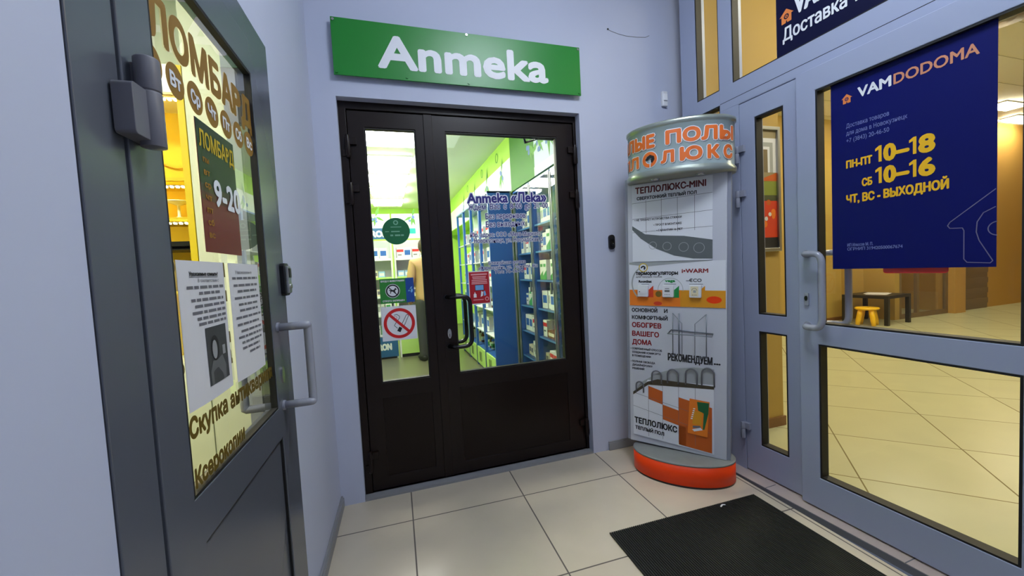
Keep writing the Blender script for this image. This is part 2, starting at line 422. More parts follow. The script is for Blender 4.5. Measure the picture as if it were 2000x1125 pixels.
# vinyl lettering on the right leaf's pane
VBLUE = mat('dark_blue_vinyl', (34, 28, 120), 0.5)
VWHITE = mat('white_vinyl', (228, 232, 240), 0.5)
vt = MB(); yv = YD + 0.0205
def vline(s, x0, x1, z, cap, b=0.04, out=0.13, sl=0.0):
    vt.text(s, x0, x1, z, cap, yv, VWHITE, bold=b, grow=out, slope=sl); vt.text(s, x0, x1, z, cap, yv - 0.0008, VBLUE, bold=b, slope=sl)
vline('Anmeka «Лeka»', 0.503, 1.024, 1.682, 0.058, 0.05, 0.10, 0.02)
vline('Ждем  Вас  с  8–00  gо  21–00', 0.506, 1.034, 1.640, 0.034, 0.02, 0.09, 0.02)
vline('Без перерывов', 0.612, 0.875, 1.582, 0.034, 0.02, 0.09, 0.02)
vline('Без выходных', 0.612, 0.869, 1.532, 0.034, 0.02, 0.09, 0.02)
vline('Юр. адрес: ООО «Мега-Маркет»', 0.509, 0.975, 1.472, 0.027, 0.015, 0.10)
vline('г. Новокузнецк, ул. Ноградская, 5', 0.502, 0.988, 1.436, 0.027, 0.015, 0.10)
vline('Ближайшая аптека', 0.615, 0.860, 1.297, 0.021, 0.015, 0.11)
vline('«Фармалайн», ул. Тольятти, 46а', 0.548, 0.942, 1.268, 0.021, 0.015, 0.11)
vline('Тел: 76-16-76', 0.650, 0.843, 1.240, 0.021, 0.015, 0.11)
tag(vt.build('lettering', leafB), 'dark blue opening-hours lettering with white outline')

# stickers on the pharmacy doors (each a thin film of its own)
def board(mb, x0, x1, z0, z1, y, t, m, r=0.0):
    if r > 0: mb.prism(rrect(x0, x1, z0, z1, r), y, y + t, m)
    else: mb.box(x0, x1, y, y + t, z0, z1, m)
DGREEN = mat('dark_green_vinyl', (20, 104, 62), 0.4); PALEG = mat('pale_green_ink', (120, 176, 146), 0.6)
yg = YW + YD + 0.0218
st = MB(); st.cyl_y(0, 0, 0.078, -0.0012, 0, DGREEN, 48)
st.ring(0, 0.05, 0.008, 0.014, -0.0018, PALEG, 20); st.line((-0.03, 0.024), (0.03, 0.024), 0.004, -0.0018, PALEG)
st.line((-0.062, -0.002), (-0.040, -0.002), 0.004, -0.0018, PALEG); st.line((-0.028, -0.002), (0.02, -0.002), 0.006, -0.0018, PALEG)
for a, b in ((-0.034, -0.018), (-0.008, 0.022), (0.026, 0.042)): st.line((a, -0.024), (b, -0.024), 0.009, -0.0018, PALEG)
tag(place(st.build('sticker'), (0.070, yg, 1.520)), 'round dark green sticker on the narrow pharmacy door pane', 'sticker')

st = MB(); GRN2 = mat('bright_green_print', (42, 134, 50), 0.5); BLU2 = mat('deep_blue_print', (16, 70, 152), 0.5); LBL = mat('light_blue_print', (110, 170, 220), 0.6)
X0, X1, Z0, Z1 = -0.043, 0.150, 1.100, 1.245
st.box(X0, X1, -0.0012, 0, Z0, Z1, GRN2); st.rect(0.103, X1, Z0, Z1, -0.0018, BLU2)
st.text('ВХОД С ЖИВОТНЫМИ', X0 + 0.008, 0.096, 1.226, 0.009, -0.0018, WHITE_I, 0.06); st.text('СТРОГО ЗАПРЕЩЕН', X0 + 0.012, 0.092, 1.110, 0.009, -0.0018, WHITE_I, 0.06)
cx, cz = 0.028, 1.172
st.disc(cx, cz, 0.041, -0.0018, WHITE_I); st.disc(cx, cz, 0.038, -0.0022, INK); st.disc(cx, cz, 0.030, -0.0026, WHITE_I)
dog = [(-.022, .004), (-.018, .008), (-.012, .006), (.008, .007), (.012, .014), (.016, .019), (.018, .014), (.023, .011), (.022, .007), (.015, .005), (.013, -.002), (.018, -.014), (.014, -.015), (.008, -.004), (-.008, -.003), (-.011, -.014), (-.016, -.015), (-.013, -.004), (-.015, .002)]
st.poly([(cx + a, cz + b) for a, b in dog], -0.003, INK); st.line((cx - .022, cz + .022), (cx + .022, cz - .022), 0.005, -0.0034, INK)
st.poly([(0.113, 1.165), (0.128, 1.165), (0.140, 1.192), (0.134, 1.192)], -0.0022, LBL); st.poly([(0.120, 1.178), (0.142, 1.178), (0.142, 1.164), (0.134, 1.155)], -0.0022, LBL)
tag(place(st.build('sticker'), (0, yg, 0)), 'green and blue no-dogs sticker above the no-smoking one', 'sticker')

st = MB(); REDP = mat('sign_red_print', (206, 26, 28), 0.45)
st.box(-0.046, 0.153, -0.0012, 0, 0.880, 1.082, WHITE_I)
cx, cz = 0.054, 0.980
st.ring(cx, cz, 0.071, 0.089, -0.0018, REDP, 56)
st.pline([(cx - .028, cz + .050), (cx - .012, cz + .053), (cx + .002, cz + .042), (cx + .002, cz + .030), (cx - .020, cz + .004), (cx - .030, cz - .012)], 0.003, -0.0018, INK)
st.pline([(cx - .030, cz - .012), (cx - .012, cz - .030)], 0.003, -0.0018, INK); st.ring(cx - .022, cz + .034, 0.008, 0.010, -0.0018, REDP, 20)
st.pline([(cx + .010, cz - .012), (cx + .042, cz + .046), (cx + .050, cz + .048), (cx + .054, cz + .040), (cx + .026, cz - .018)], 0.003, -0.0018, INK)
st.poly([(cx - .002, cz - .020), (cx + .014, cz - .030), (cx + .002, cz - .054), (cx - .016, cz - .044)], -0.0018, INK)
st.line((cx - .056, cz + .056), (cx + .056, cz - .056), 0.016, -0.0024, REDP)
tag(place(st.build('sticker'), (0, yg, 0)), 'square white no-smoking sticker with a red barred ring', 'sticker')

st = MB(); CRIM = mat('crimson_print', (176, 18, 34), 0.45); PINKI = mat('pinkish_ink', (226, 160, 165), 0.6)
st.box(0.480, 0.616, -0.0012, 0, 1.054, 1.262, WHITE_I); st.rect(0.485, 0.611, 1.060, 1.256, -0.0018, CRIM)
for z, a, b, t in ((1.241, .497, .600, .009), (1.226, .505, .592, .006), (1.216, .507, .590, .006), (1.205, .500, .598, .006), (1.194, .500, .598, .006), (1.184, .498, .600, .006)): st.line((a, z), (b, z), t, -0.0022, PINKI)
st.rect(0.519, 0.576, 1.140, 1.176, -0.0022, INK); st.rect(0.521, 0.573, 1.143, 1.174, -0.0026, LBL)
st.poly([(0.508, 1.098), (0.526, 1.098), (0.526, 1.118), (0.519, 1.124), (0.519, 1.131), (0.514, 1.131), (0.514, 1.124), (0.508, 1.118)], -0.0022, WHITE_I)
st.poly([(0.552, 1.100), (0.566, 1.106), (0.570, 1.130), (0.558, 1.136)], -0.0022, WHITE_I); st.poly([(0.574, 1.104), (0.588, 1.110), (0.582, 1.136), (0.572, 1.134)], -0.0022, LBL)
st.line((0.505, 1.083), (0.570, 1.083), 0.005, -0.0022, PINKI); st.ring(0.592, 1.086, 0.008, 0.013, -0.0022, PINKI, 20)
tag(place(st.build('sticker'), (0, yg, 0)), 'red notice sticker with white pictograms beside the black door handle', 'sticker')

# ------------------------------------------------------------------ green sign above
sg = thing('sign', 'long green sign board with white lettering above the pharmacy doors', 'sign', (0, YW, 0))
p = MB(); p.box(-0.194, 1.2495, -0.034, -0.026, 2.336, 2.632, SIGNG); 
for x in (0.02, 1.03): p.box(x, x + 0.03, -0.026, 0, 2.345, 2.62, BASEG)
p.build('panel', sg, 0.001)
t = MB(); t.text('Anmeka', 0.038, 1.020, 2.398, 0.165, -0.0352, WHITE_I, 0.052); t.build('lettering', sg)
for x, z in ((-0.182, 2.618), (0.528, 2.622), (1.237, 2.618), (1.237, 2.350), (0.528, 2.350), (-0.180, 2.350), (0.18, 2.352)):
    q = MB(); q.cyl_y(x, z, 0.007, -0.039, -0.033, CHROME if z > 2.6 else SIGNG, 12); q.build('screw', sg)

# small devices on the back wall
sn = thing('motion_sensor', 'small white motion sensor high on the back wall', 'sensor', (1.897, YW, 2.372))
p = MB(); p.prism([(-0.021, -0.05), (0.021, -0.05), (0.021, 0.05), (-0.021, 0.05)], -0.022, 0, WHITEP); p.build('housing', sn, 0.006, 3)
q = MB(); q.box(-0.015, 0.015, -0.03, -0.02, -0.015, 0.03, mat('milky_lens', (240, 240, 240), 0.2)); q.build('lens', sn, 0.004, 3)
bz = thing('door_bell', 'black rounded push button unit on the wall right of the pharmacy doors', 'door bell', (1.442, YW, 1.407))
p = MB(); p.prism(rrect(-0.022, 0.022, -0.048, 0.048, 0.02, 8), -0.018, 0, BLACKP); p.build('housing', bz, 0.003, 3)
for z in (0.022, -0.02):
    q = MB(); q.cyl_y(0, z, 0.012, -0.022, -0.017, mat('smoky_plastic', (26, 28, 30), 0.15), 20); q.build('button', bz, 0.002)
kp = thing('key_box', 'small black and silver lock box on the left door frame', 'lock box', at(OL, AL, lx(-0.036), 0, lz(1.272)), AL)
p = MB(); p.prism(rrect(-0.030, 0.026, -0.056, 0.056, 0.012), -0.016, 0, BLACKP); p.build('housing', kp, 0.003, 3)
q = MB(); q.box(-0.02, 0.018, -0.024, -0.014, -0.048, 0.046, SILVER); q.build('cover', kp, 0.003, 3)
q = MB(); q.box(-0.010, 0.010, -0.027, -0.023, 0.006, 0.038, BLACKP); q.build('display', kp)
q = MB(); q.cyl_y(0, -0.024, 0.008, -0.028, -0.023, CHROME, 14); q.build('keyhole', kp)

# ================================================================== DOOR 1: grey pawnshop door on the left
d1 = thing('door_1', 'grey aluminium glazed pawnshop door in the left wall', 'door', OL, AL, kind='structure')
fx0, fx1, ftop = lx(-1.058), lx(-0.008), lz(2.20)
sx0, sx1, stop = lx(-0.946), lx(-0.120), lz(2.108)
g0, g1, gb, gt = lx(-0.838), lx(-0.2325), lz(0.806), lz(1.990)
p0, p1, pb, pt = lx(-0.806), lx(-0.205), 0.11, lz(0.692)
m = MB(); frame_rects(m, fx0, fx1, 0.004, ftop, [(sx0, sx1, -1 + 1.004, stop)], 0.0, 0.07, ALU_D); m.build('frame', d1, 0.002)
m = MB(); frame_rects(m, sx0 + 0.002, sx1 - 0.002, 0.012, stop - 0.002, [(g0, g1, gb, gt), (p0, p1, pb, pt)], -0.004, 0.034, ALU_D); leafL = m.build('door_leaf', d1, 0.002)
m = MB(); gasket(m, (g0, g1, gb, gt), -0.0025, 0.016, 0.006); m.build('glazing_seal', leafL)
m = MB(); m.box(g0 + 0.002, g1 - 0.002, 0.006, 0.012, gb + 0.002, gt - 0.002, GLASS_L); m.build('glass_pane', leafL)
m = MB(); m.box(p0 + 0.004, p1 - 0.004, 0.006, 0.03, pb + 0.004, pt - 0.004, ALU_D); gasket(m, (p0, p1, pb, pt), -0.001, 0.03, 0.005); m.build('lower_panel', leafL)
for z in (1.568, 0.35):
    m = MB(); HG = mat('hinge_grey_enamel', (104, 104, 112), 0.4)
    m.prism(rrect(lx(-0.978), lx(-0.895), z - 0.066, z + 0.012, 0.006), -0.030, -0.003, HG)
    m.lathe([(0.0, -0.075), (0.017, -0.073), (0.017, 0.012), (0.0155, 0.013), (0.0155, 0.015), (0.017, 0.016), (0.017, 0.066), (0.014, 0.069), (0.0, 0.07)], HG, (lx(-0.918), -0.026, z), 20)
    m.box(lx(-0.918), lx(-0.880), -0.020, -0.003, z + 0.018, z + 0.062, HG)
    m.build('hinge', leafL, 0.002)
m = MB(); pull(m, lx(-0.172), lz(0.80), lz(1.095), lx(-0.155), 0.085, -0.004, 0.0125, ALU_H); tag(m.build('handle', leafL), 'pale grey bow handle on the hall side')
m = MB(); pull(m, lx(-0.172), lz(0.80), lz(1.095), lx(-0.175), 0.07, 0.034, 0.0125, ALU_H, 1); tag(m.build('handle', leafL), 'pale grey bow handle on the shop side')
m = MB(); m.cyl_y(lx(-0.165), lz(0.915), 0.014, -0.010, -0.003, CHROME, 18, 0.028); tag(m.build('lock', leafL), 'small chrome lock')
GOLD = mat('gold_brown_vinyl', (142, 104, 34), 0.5, noise=0.04, nscale=30)
yl = 0.0050
m = MB()
m.text('ЛОМБА', gx(-.838), gx(-.416), gz(1.790), .077, yl, GOLD, .07); m.text('P', gx(-.408), gx(-.350), gz(1.790), .077, yl, GOLD, .07)
m.text('Д', gx(-.338), gx(-.258), gz(1.790), .077, yl, GOLD, .06)
for i, s in enumerate(('Пн', 'Вт', 'Ср', 'Чт', 'Пт', 'Сб', 'Вс')):
    cx = gx(-0.838 + 0.0900 * i); cz = gz(1.7295)
    m.disc(cx, cz, 0.034, yl, GOLD, 28); m.text(s, cx - 0.019, cx + 0.019, cz - 0.013, 0.026, yl - 0.0005, WHITE_I, 0.06)
DGOLD = mat('dark_gold_vinyl', (104, 84, 18), 0.5)
m.text('Скупка антиквариата', gx(-.825), gx(-.245), gz(.934), .037, yl, DGOLD, .07); m.disc(gx(-.8455), gz(.952), .010, yl, DGOLD, 16)
m.text('Ксерокопии', gx(-.820), gx(-.541), gz(.824), .034, yl, DGOLD, .07)
for z, s in ((1.288, 'И'), (1.222, 'ы'), (1.11, 'л'), (1.060, 'ц')): m.text(s, gx(-.606), gx(-.580), gz(z), .030, yl, DGOLD, .06)
for z in (1.290, 1.070): m.disc(gx(-0.838), gz(z + 0.02), 0.014, yl, DGOLD, 16)
tag(m.build('lettering', leafL), 'gold vinyl lettering and weekday discs')

def sheet(name, label, cat, O, ang, x, y, z): return thing(name, label, cat, at(O, ang, x, y, z), ang)
# hours poster on the pawnshop pane
PG = mat('poster_dark_green_print', (30, 52, 36), 0.35); PR = mat('poster_dark_red_print', (112, 18, 26), 0.35); YI = mat('yellow_ink', (206, 176, 44), 0.6)
m = MB(); W, H = gx(-0.450) - gx(-0.677), gz(1.680) - gz(1.350)
m.box(0, W, -0.0012, 0, 0, H, PR)
bl = [PG, mat('poster_green_red_blend', (58, 48, 30), 0.35), mat('poster_maroon_blend', (84, 32, 28), 0.35)]
m.rect(0, W, H * 0.52, H, -0.0016, bl[0]); m.rect(0, W, H * 0.46, H * 0.52, -0.0016, bl[1]); m.rect(0, W, H * 0.40, H * 0.46, -0.0016, bl[2])
m.text('ЛОМБАPД', W * 0.05, W * 0.97, H * 0.80, 0.036, -0.0020, YI, 0.03)
for i, s in enumerate(('пн', 'вт', 'ср', 'чт', 'пт', 'сб', 'вс')): m.text(s, W * 0.10, W * 0.24, H * (0.69 - 0.096 * i), 0.013, -0.0020, mat('orange_brown_ink', (168, 120, 40), 0.6), 0.05)
m.text('9-20', W * 0.32, W * 1.06, H * 0.385, 0.058, -0.0024, WHITE_I, 0.05)
tag(place(m.build('poster'), at(OL, AL, gx(-0.677), 0.0044, gz(1.350)), AL), 'dark green and red pawnshop hours poster on the left door glass', 'poster')

def notice(label, x0, x1, z0, z1, photo, rows):
    m = MB(); W, H = x1 - x0, z1 - z0
    # slightly curled sheet of paper
    n = 10; V = []; F = []
    for side, dy in ((0, 0.0), (1, 0.0004)):
        for i in range(n + 1):
            for j in (0, 1):
                u = i / n; V.append((W * u, -0.002 - 0.004 * math.sin(math.pi * u) * (1 - j * 0.7) + dy, H * j))
    for i in range(n):
        F.append((2 * i, 2 * i + 2, 2 * i + 3, 2 * i + 1)); o = 2 * (n + 1); F.append((o + 2 * i + 1, o + 2 * i + 3, o + 2 * i + 2, o + 2 * i))
    m.add(V, F, PAPER)
    fn = lambda x, z, d=0.0: (x, -0.0026 - d - 0.004 * math.sin(math.pi * x / W) * (1 - min(1, z / H) * 0.7), z)
    for s, a, b, z, c, bd in rows:
        if s: m.text(s, W * a, W * b, H * z, c, 0, INKG if bd < 0.02 else INK, bd, fn=fn)
        else:
            k = 6
            for i in range(k):
                xa = W * (a + (b - a) * i / k); xb = W * (a + (b - a) * (i + 1) / k)
                m.add([fn(xa, H * z), fn(xb, H * z), fn(xb, H * z + c), fn(xa, H * z + c)], [(0, 1, 2, 3)], INKG)
    if photo:
        G = [mat('photo_dark_grey_print', (64, 66, 66), 0.6), mat('photo_mid_grey_print', (100, 102, 102), 0.6), mat('photo_light_grey_print', (150, 152, 152), 0.6), mat('photo_black_print', (30, 31, 32), 0.6)]
        def pp(pts, g, d): m.add([(lambda q: (q[0], q[1] - d, q[2]))(fn(W * a, H * b)) for a, b in pts], [tuple(range(len(pts)))], g)
        for i in range(5):
            a = 0.40 + 0.1 * i; pp([(a, 0.10), (a + 0.1, 0.10), (a + 0.1, 0.52), (a, 0.52)], G[0], 0.0003)
        el = lambda cx, cz, rx, rz, n=18: [(cx + rx * math.cos(2 * math.pi * k / n), cz + rz * math.sin(2 * math.pi * k / n)) for k in range(n)]
        pp(el(0.575, 0.36, 0.10, 0.095), G[3], 0.0006); pp(el(0.565, 0.35, 0.058, 0.07), G[2], 0.0009)
        pp([(0.44, 0.10), (0.80, 0.10), (0.82, 0.2), (0.74, 0.29), (0.62, 0.27), (0.50, 0.27), (0.43, 0.2)], G[1], 0.0006)
        pp([(0.755, 0.29), (0.83, 0.29), (0.83, 0.36), (0.755, 0.36)], G[2], 0.0009)
    o = m.build('paper_notice'); place(o, at(OL, AL, x0, 0.0048, z0), AL)
    return tag(o, label, 'notice')
rows = [('Уважаемые клиенты!', .20, .82, .895, .0085, .03), (None, .20, .82, .885, .0012, .03), ('В соответствии с', .36, .84, .850, .007, .0)]
for z, a, b in ((.805, .14, .95), (.762, .36, .84), (.716, .2, .92), (.672, .26, .94), (.628, .2, .98), (.584, .28, .95), (.545, .30, .95)):
    x = a
    while x < b - 0.03:
        d = min(random.uniform(0.07, 0.2), b - x); rows.append((None, x, x + d, z, .006, .0)); x += d + 0.025
notice('white paper notice with a grey portrait photo on the left door glass', gx(-0.824), gx(-0.592), gz(0.992), gz(1.325), True, rows)
rows = [('Уважаемые', .18, .72, .91, .0085, .0)]
for z, a, b in ((.862, .08, .92), (.80, .1, .9), (.748, .2, .85), (.69, .1, .95), (.632, .2, .9), (.58, .22, .85), (.52, .1, .95), (.46, .12, .85), (.40, .2, .95), (.35, .12, .95), (.30, .2, .92), (.25, .2, .8), (.20, .4, .8)):
    x = a
    while x < b - 0.03:
        d = min(random.uniform(0.07, 0.22), b - x); rows.append((None, x, x + d, z, .006, .0)); x += d + 0.025
notice('white paper notice of text only, nearer the door handle on the left door', gx(-0.560), gx(-0.326), gz(0.990), gz(1.325), False, rows)

# ================================================================== STOREFRONT on the right: windows and DOOR 3
wn = thing('window_1', 'grey framed transom window over the storefront doors', 'window', OR, AR, kind='structure')
m = MB(); frame_rects(m, -0.127, 1.30, 2.132, 3.30, [(-0.04, 1.205, 2.264, 3.12)], 0.0, 0.08, ALU)
m.box(-0.127, 1.30, -0.0006, 0.0005, 2.174, 2.177, RUBBER); m.build('frame', wn, 0.002)
m = MB(); gasket(m, (-0.04, 1.205, 2.264, 3.12), 0.004, 0.05, 0.007); m.build('glazing_seal', wn)
m = MB(); m.box(-0.036, 1.20, 0.028, 0.034, 2.268, 3.116, GLASS); m.build('glass_pane', wn)
wn = thing('window_2', 'narrow grey framed side window behind the advertising stand', 'window', OR, AR, kind='structure')
m = MB(); frame_rects(m, -0.43, -0.127, 0, 3.30, [(-0.303, -0.13, 2.258, 3.12), (-0.303, -0.13, 0.2, 2.172)], 0.0, 0.08, ALU)
m.build('frame', wn, 0.002)
for a, b in ((2.258, 3.12), (0.2, 2.172)):
    m = MB(); gasket(m, (-0.303, -0.13, a, b), 0.004, 0.05, 0.007); m.build('glazing_seal', wn)
    m = MB(); m.box(-0.300, -0.133, 0.028, 0.034, a + .003, b - .003, GLASS); m.build('glass_pane', wn)
d3 = thing('door_3', 'grey aluminium double glazed storefront doors on the right', 'door', OR, AR, kind='structure')
m = MB(); frame_rects(m, -0.127, 1.30, 0.0, 2.132, [(-0.004, 1.192, 0.0, 2.128)], 0.0, 0.08, ALU); m.build('frame', d3, 0.002)
def store_leaf(x0, x1, ga, gb_, holes, y):
    m = MB(); hs = [(ga, gb_, a, b) for a, b in holes]
    frame_rects(m, x0, x1, 0.012, 2.124, hs, y, y + 0.065, ALU); leaf = m.build('door_leaf', d3, 0.003)
    for h in hs:
        m = MB(); gasket(m, h, y + 0.003, y + 0.05, 0.008); m.build('glazing_seal', leaf)
        m = MB(); m.box(h[0] + .003, h[1] - .003, y + 0.024, y + 0.030, h[2] + .003, h[3] - .003, GLASS); m.build('glass_pane', leaf)
    return leaf
leafN = store_leaf(0.0, 0.338, 0.0925, 0.2525, [(0.184, 0.842), (0.938, 2.023)], 0.0)
YM = -0.035
leafM = store_leaf(0.342, 1.19, 0.430, 1.066, [(0.167, 0.827), (0.924, 2.019)], YM)
for z in (1.86, 1.61, 0.262):
    m = MB(); m.box(-0.012, 0.035, -0.018, 0.0, z - 0.006, z + 0.030, ALU_H); m.lathe([(0.0, -0.066), (0.012, -0.064), (0.012, -0.012), (0.0105, -0.011), (0.0105, -0.008), (0.012, -0.007), (0.012, 0.03), (0, 0.032)], ALU_H, (-0.006, -0.018, z), 16)
    m.build('hinge', leafN, 0.002)
m = MB(); pull(m, 0.385, 0.915, 1.262, 0.488, 0.06, YM, 0.0145, ALU_H); tag(m.build('handle', leafM), 'pale grey bow handle on the hall side')
m = MB(); pull(m, 0.385, 0.915, 1.262, 0.488, 0.06, YM + 0.065, 0.0145, ALU_H, 1); tag(m.build('handle', leafM), 'pale grey bow handle on the shop side')
m = MB(); m.prism(rrect(0.372, 0.392, 1.012, 1.072, 0.004), YM - 0.008, YM, ALU_H); m.cyl_y(0.382, 1.047, 0.007, YM - 0.011, YM - 0.007, BLACKP, 14, 0.012); tag(m.build('lock', leafM), 'small grey lock plate with a dark keyhole')
wr = MB(); wr.box(1.30, 4.2, 0.0, 0.08, 0, 3.30, PLASTER)
tag(place(wr.build('wall_right'), OR, AR), 'pale plaster wall on the right past the storefront doors', 'wall', kind='structure')
wr = MB(); wr.box(2.085, 2.13, 2.25, 2.53, 0, 3.3, PLASTER); tag(wr.build('wall_right_return'), 'short plaster return in the corner behind the advertising stand', 'wall', kind='structure')

# posters on the storefront
NAVY = mat('navy_blue_poster_print', (5, 14, 92), 0.45, spec=0.2, noise=0.02, nscale=4); NAVYD = mat('dark_navy_banner_print', (10, 13, 50), 0.45, spec=0.2)
ORG = mat('orange_poster_print', (226, 130, 62), 0.5); PEACH = mat('peach_poster_print', (208, 140, 104), 0.5); YELP = mat('yellow_poster_print', (246, 190, 22), 0.5); LAV = mat('pale_blue_ink', (120, 132, 190), 0.6)
def house_icon(m, cx, cz, s, y, col, hole):
    m.poly([(cx - s, cz + s * .1), (cx, cz + s), (cx + s, cz + s * .1), (cx + s * .7, cz + s * .1), (cx + s * .7, cz - s * .9), (cx + s * .12, cz - s * .9), (cx, cz - s * .5), (cx - s * .12, cz - s * .9), (cx - s * .7, cz - s * .9), (cx - s * .7, cz + s * .1)], y, col)
    m.disc(cx, cz - s * .05, s * .36, y - .0004, hole, 20); m.disc(cx, cz - s * .05, s * .2, y - .0008, col, 16); m.disc(cx, cz - s * .05, s * .1, y - .0012, hole, 10)
m = MB()
m.box(0.485, 0.996, -0.0014, 0, 1.186, 2.013, NAVY); y = -0.0020
house_icon(m, 0.549, 1.932, 0.021, y, ORG, NAVY)
m.text('VAM', 0.592, 0.706, 1.921, 0.040, y, WHITE_I, 0.05); m.text('DODOMA', 0.716, 0.953, 1.921, 0.040, y, PEACH, 0.03)
m.text('Доставка товаров', 0.546, 0.700, 1.806, 0.018, y, LAV, 0.0); m.text('для дома в Новокузнецк', 0.546, 0.758, 1.774, 0.018, y, LAV, 0.0); m.text('+7 (3843) 20-46-50', 0.546, 0.700, 1.742, 0.018, y, LAV, 0.0)
def one(x, z, h): m.poly([(x, z + h * .74), (x, z + h * .90), (x + h * .22, z + h * 1.06), (x + h * .36, z + h * 1.06), (x + h * .36, z), (x + h * .19, z), (x + h * .19, z + h * .82)], y, YELP)
for z_, c_ in ((1.629, '8'), (1.541, '6')):
    one(.652, z_, .062); m.text('0–', .684, .760, z_, .062, y, YELP, .075); one(.763, z_, .062); m.text(c_, .795, .836, z_, .062, y, YELP, .075)
m.text('ПН-ПТ', 0.546, 0.640, 1.632, 0.030, y, YELP, 0.06); m.text('СБ', 0.605, 0.640, 1.542, 0.030, y, YELP, 0.06); m.text('ЧТ, ВС - ВЫХОДНОЙ', 0.545, 0.876, 1.478, 0.033, y, YELP, 0.06)
m.text('ИП Илюсов М. П.', 0.546, 0.642, 1.286, 0.013, y, LAV, 0.02); m.text('ОГРНИП 319420500067674', 0.546, 0.742, 1.268, 0.013, y, LAV, 0.02)
hs = [(0.994, 1.452), (0.880, 1.352), (0.874, 1.340), (0.880, 1.330), (0.913, 1.328), (0.917, 1.318), (0.917, 1.216), (0.925, 1.204), (0.982, 1.200), (0.988, 1.208), (0.955, 1.280), (0.948, 1.310), (0.950, 1.345), (0.965, 1.375), (0.994, 1.392)]
m.pline(hs, 0.0028, y, mat('grey_blue_print_line', (112, 108, 140), 0.5)); m.ring(1.0, 1.318, 0.022, 0.025, y, MATS['grey_blue_print_line'], 20, R(95), R(265))
tag(place(m.build('poster'), at(OR, AR, 0, YM + 0.0225), AR), 'large navy blue poster with yellow opening hours on the storefront door', 'poster')
m = MB(); m.box(0.209, 1.19, -0.0014, 0, 2.269, 2.72, NAVYD)
house_icon(m, 0.262, 2.462, 0.036, y, ORG, NAVYD); m.text('VAM', 0.305, 0.46, 2.445, 0.085, y, WHITE_I, 0.06); m.text('DODOMA', 0.475, 0.86, 2.445, 0.085, y, PEACH, 0.04)
m.text('Доставка товаров', 0.243, 0.80, 2.345, 0.060, y, WHITE_I, 0.03)
tag(place(m.build('banner'), at(OR, AR, 0, 0.0265), AR), 'dark navy banner with white lettering on the transom glass', 'banner')
m = MB(); m.prism(rrect(0.672, 0.872, 1.165, 1.40, 0.01), 0, 0.003, REDP)
tag(place(m.build('plate'), at(OR, AR, 0, YM + 0.0305), AR), 'red plate peeping out below the navy poster on the door glass', 'plate')

# ================================================================== floor mat
MATB = mat('black_ribbed_rubber', (13, 14, 13), 0.75, noise=0.1, nscale=30)
m = MB(); X0, X1 = 0.0, 0.86; n = 82
m.box(0.004, X1 - 0.004, -0.98, -0.004, 0.0, 0.006, MATB)
for i in range(n):
    x = X0 + (X1 - X0) * (i + 0.5) / n; m.box(x - 0.0032, x + 0.0032, -0.984, 0.0, 0.004, 0.011, MATB)
tag(place(m.build('door_mat'), (0.912, 1.600, 0.0005), R(-1.0)), 'black ribbed rubber mat before the storefront doors', 'mat')
m2 = MB(); m2.add([(-.018, -.006, .001), (0.0, -.004, .004), (.017, -.009, .001), (.019, -.003, .001), (.002, .004, .004), (-.016, .002, .001), (-.018, -.006, 0), (0.0, -.004, .003), (.017, -.009, 0), (.019, -.003, 0), (.002, .004, .003), (-.016, .002, 0)], [(0, 1, 4, 5), (1, 2, 3, 4), (11, 10, 7, 6), (10, 9, 8, 7), (0, 6, 7, 1), (1, 7, 8, 2), (2, 8, 9, 3), (3, 9, 10, 4), (4, 10, 11, 5), (5, 11, 6, 0)], PAPER)
tag(place(m2.build('paper_scrap'), (1.545, 1.568, 0.0118), R(15)), 'tiny white paper scrap on the black mat edge', 'litter')

# ================================================================== advertising stand
OS = Vector((1.603, 1.9175, 0)); AS = R(-43.16)
stn = thing('display_stand', 'tall floor-heating advertising stand with orange base in the corner', 'stand', OS, AS)
ORB = mat('orange_base_laminate', (242, 66, 8), 0.4, spec=0.3); STG = mat('stand_grey_top', (128, 130, 128), 0.35, noise=0.12, nscale=25); PAN = mat('stand_white_panel', (196, 198, 206), 0.45); SIDEG = mat('stand_grey_side', (140, 144, 156), 0.4)
EA, EB = 0.278, 0.172
def ell(prof, m_, c=(0, 0, 0)):
    q = MB(); q.lathe([(r, z) for r, z in prof], m_, c, 64, EA, EB, True); return q
q = ell([(0.985, 0.0), (0.985, 0.012)], BLACKP); q.build('plinth_ring', stn)
q = ell([(1.0, 0.012), (1.0, 0.124)], ORB); base = q.build('base', stn); tag(base, 'bright orange oval base')
q = ell([(1.006, 0.124), (1.006, 0.132), (0.97, 0.134), (0.0, 0.134)], STG); q.build('base_top', stn)
tilt = R(1.4)
bd = MB(); bd.box(-0.268, 0.268, -0.008, 0.045, 0.142, 1.76, PAN); bd.box(0.2685, 0.286, 0.0, 0.05, 0.142, 1.76, SIDEG); bd.box(-0.286, -0.2685, 0.0, 0.05, 0.142, 1.76, SIDEG)
yy = -0.0086
TG = mat('stand_dark_grey_print', (92, 98, 100), 0.5); TL = mat('stand_light_grey_print', (160, 164, 164), 0.5); MAR = mat('stand_maroon_ink', (96, 22, 28), 0.6); DRED = mat('stand_dark_red_ink', (140, 26, 30), 0.6)
ORT = mat('stand_orange_print', (236, 126, 26), 0.5); ORD = mat('stand_brown_orange_print', (196, 92, 24), 0.5); AMB = mat('stand_amber_print', (222, 150, 20), 0.5); GRN3 = mat('stand_green_print', (30, 140, 66), 0.5); RED3 = mat('stand_red_print', (214, 64, 30), 0.5)
WT = mat('stand_white_print', (222, 224, 230), 0.5)
